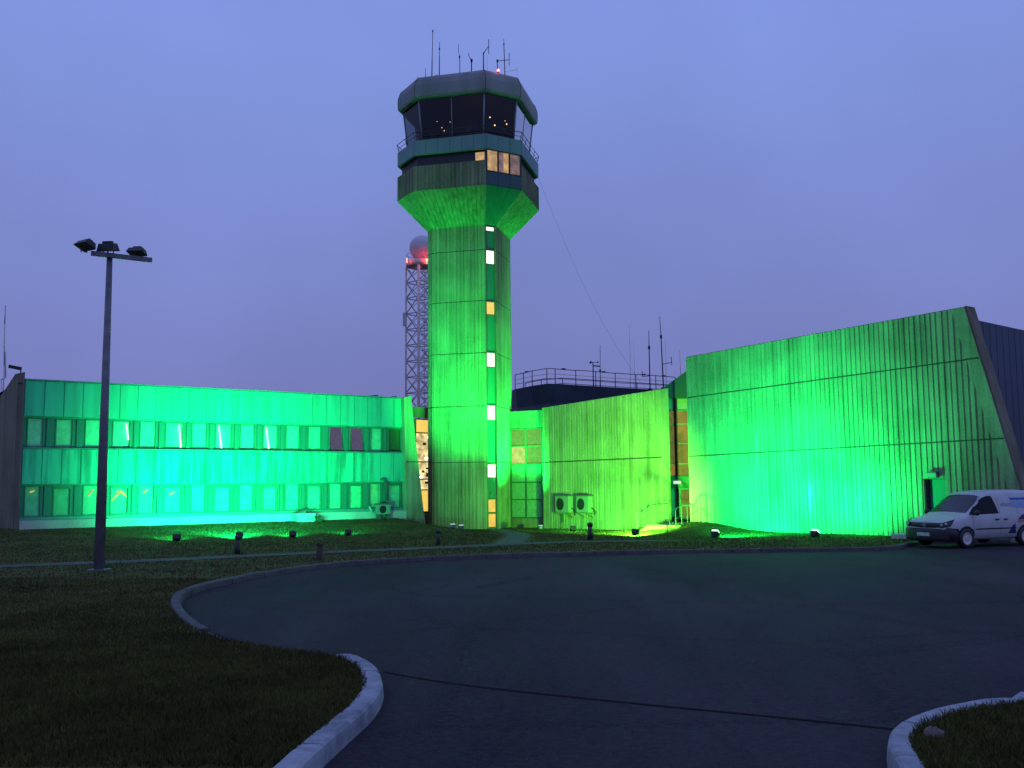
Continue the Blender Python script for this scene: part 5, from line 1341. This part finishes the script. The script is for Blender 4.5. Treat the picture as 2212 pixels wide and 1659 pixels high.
# seams, handles, mouldings, mirrors
seam = M['dark']
for poly in ([(1.02, .42), (1.035, .42), (1.06, 1.0), (1.045, 1.0)], [(-.20, .40), (-.19, .40), (-.21, 1.60), (-.22, 1.60)], [(-1.05, .75), (-1.04, .75), (-1.06, 1.6), (-1.07, 1.6)]):
    side_patch('door_seam', poly, seam, .004, sides=(1, -1), step=.004)
side_patch('side_moulding', [(.95, .575), (-.9, .575), (-.9, .615), (.95, .615)], M['black'], .012, sides=(1, -1))
for x in (-.02, -.42):
    m = MB(); m.box((x, side_y(x, .89)+.02, .89), (.17, .03, .035)); m.build('door_handle', M['black'], van, local=True)
for sg in (1, -1):
    m = MB(); m.sphere((0, 0, 0), 1, 12, 8); m.v = [Vector((1.0+v.x*.07, sg*(1.0+v.y*.11), 1.12+v.z*.09)) for v in m.v]; m.tube((1.0, sg*.86, 1.06), (1.0, sg*.95, 1.09), .03); m.build('wing_mirror', M['black'], van, local=True)
# graphics on the side
bl1 = plain('blue vinyl', (.03, .10, .42), .4); bl2 = plain('light blue vinyl', (.22, .36, .58), .4); bl3 = plain('dark blue vinyl', (.015, .03, .14), .4); org = plain('orange vinyl', (.7, .12, .03), .4)
side_patch('blue_graphic', [(-.82, 1.50), (-1.9, 1.50), (-1.9, 1.58), (-.80, 1.58)], bl1, .006)
side_patch('pale_graphic', [(-.85, 1.27), (-1.9, 1.22), (-1.9, 1.46), (-.82, 1.46)], bl2, .006)
side_patch('blue_graphic', [(-1.0, .86), (-1.9, .86), (-1.9, 1.10), (-1.2, 1.02)], bl3, .006)
side_patch('orange_stripe', [(-.95, .78), (-1.9, .80), (-1.9, .85), (-1.0, .84)], org, .007)
side_patch('dark_graphic', [(-.55, .42), (-.92, .42), (-.90, .74), (-.75, .70)], bl3, .006)
def van_text(txt, x, z, size, mat):
    cu = bpy.data.curves.new('lettering', 'FONT'); cu.body = txt; cu.size = size; cu.resolution_u = 3
    ob = bpy.data.objects.new('lettering_tmp', cu); col.objects.link(ob); dg = bpy.context.evaluated_depsgraph_get(); dg.update()
    me = bpy.data.meshes.new_from_object(ob.evaluated_get(dg)); bpy.data.objects.remove(ob)
    for v in me.vertices:
        X = x - v.co.x; Z = z + v.co.y; v.co = (X, side_y(X, Z)+.006, Z)
    me.materials.append(mat); o = link(bpy.data.objects.new('lettering', me)); o.parent = van
van_text('VOXUS', -.32, 1.30, .15, plain('grey lettering', (.08, .08, .13), .5))

# ------------------------------------------------------------------ sky and light
w = bpy.data.worlds.new('World'); scn.world = w; w.use_nodes = True; nt = w.node_tree; L = nt.links.new
bg = nt.nodes['Background']
sky = nt.nodes.new('ShaderNodeTexSky'); sky.sky_type = 'NISHITA'; sky.sun_disc = False; sky.sun_elevation = R(1.0); sky.sun_rotation = R(200); sky.air_density = 1.5; sky.dust_density = 2.0; sky.ozone_density = 3
tc = nt.nodes.new('ShaderNodeTexCoord'); sx = nt.nodes.new('ShaderNodeSeparateXYZ'); L(tc.outputs['Generated'], sx.inputs[0])
rp = nt.nodes.new('ShaderNodeValToRGB'); cr = rp.color_ramp
stops = ((0.0, (0.175, 0.188, 0.45)), (0.10, (0.183, 0.208, 0.50)), (0.25, (0.197, 0.252, 0.60)), (0.42, (0.217, 0.303, 0.73)), (1.0, (0.22, 0.31, 0.76)))
cr.elements[0].position = stops[0][0]; cr.elements[0].color = (*stops[0][1], 1); cr.elements[1].position = 1; cr.elements[1].color = (*stops[-1][1], 1)
for p_, c_ in stops[1:-1]: e_ = cr.elements.new(p_); e_.color = (*c_, 1)
L(sx.outputs[2], rp.inputs[0])
nz = nt.nodes.new('ShaderNodeTexNoise'); nz.inputs['Scale'].default_value = 2.6; nz.inputs['Detail'].default_value = 8; L(tc.outputs['Generated'], nz.inputs['Vector'])
mr = nt.nodes.new('ShaderNodeMapRange'); mr.inputs[1].default_value = .3; mr.inputs[2].default_value = .7; mr.inputs[3].default_value = .91; mr.inputs[4].default_value = 1.09; L(nz.outputs['Fac'], mr.inputs[0])
sc_ = nt.nodes.new('ShaderNodeVectorMath'); sc_.operation = 'SCALE'; L(rp.outputs[0], sc_.inputs[0]); L(mr.outputs[0], sc_.inputs['Scale'])
ks = nt.nodes.new('ShaderNodeVectorMath'); ks.operation = 'SCALE'; ks.inputs['Scale'].default_value = 0.002; L(sky.outputs[0], ks.inputs[0])
ad = nt.nodes.new('ShaderNodeVectorMath'); ad.operation = 'ADD'; L(sc_.outputs[0], ad.inputs[0]); L(ks.outputs[0], ad.inputs[1])
L(ad.outputs[0], bg.inputs[0]); bg.inputs[1].default_value = 1.0
sd_ = bpy.data.lights.new('sun', 'SUN'); sd_.energy = 0.04; sd_.angle = R(25); sd_.color = (0.8, .85, 1); so = link(bpy.data.objects.new('sun', sd_)); so.rotation_euler = (R(60), 0, R(20)); so.location = (0, -20, 40)
vs_ = scn.view_settings; scn.display_settings.display_device = 'sRGB'; vs_.view_transform = 'Standard'; vs_.look = 'None'; vs_.exposure = 0; vs_.gamma = 1; vs_.use_curve_mapping = False
scn.cycles.use_denoising = True; scn.cycles.max_bounces = 6; scn.cycles.transparent_max_bounces = 12
scn.cycles.sample_clamp_indirect = 6
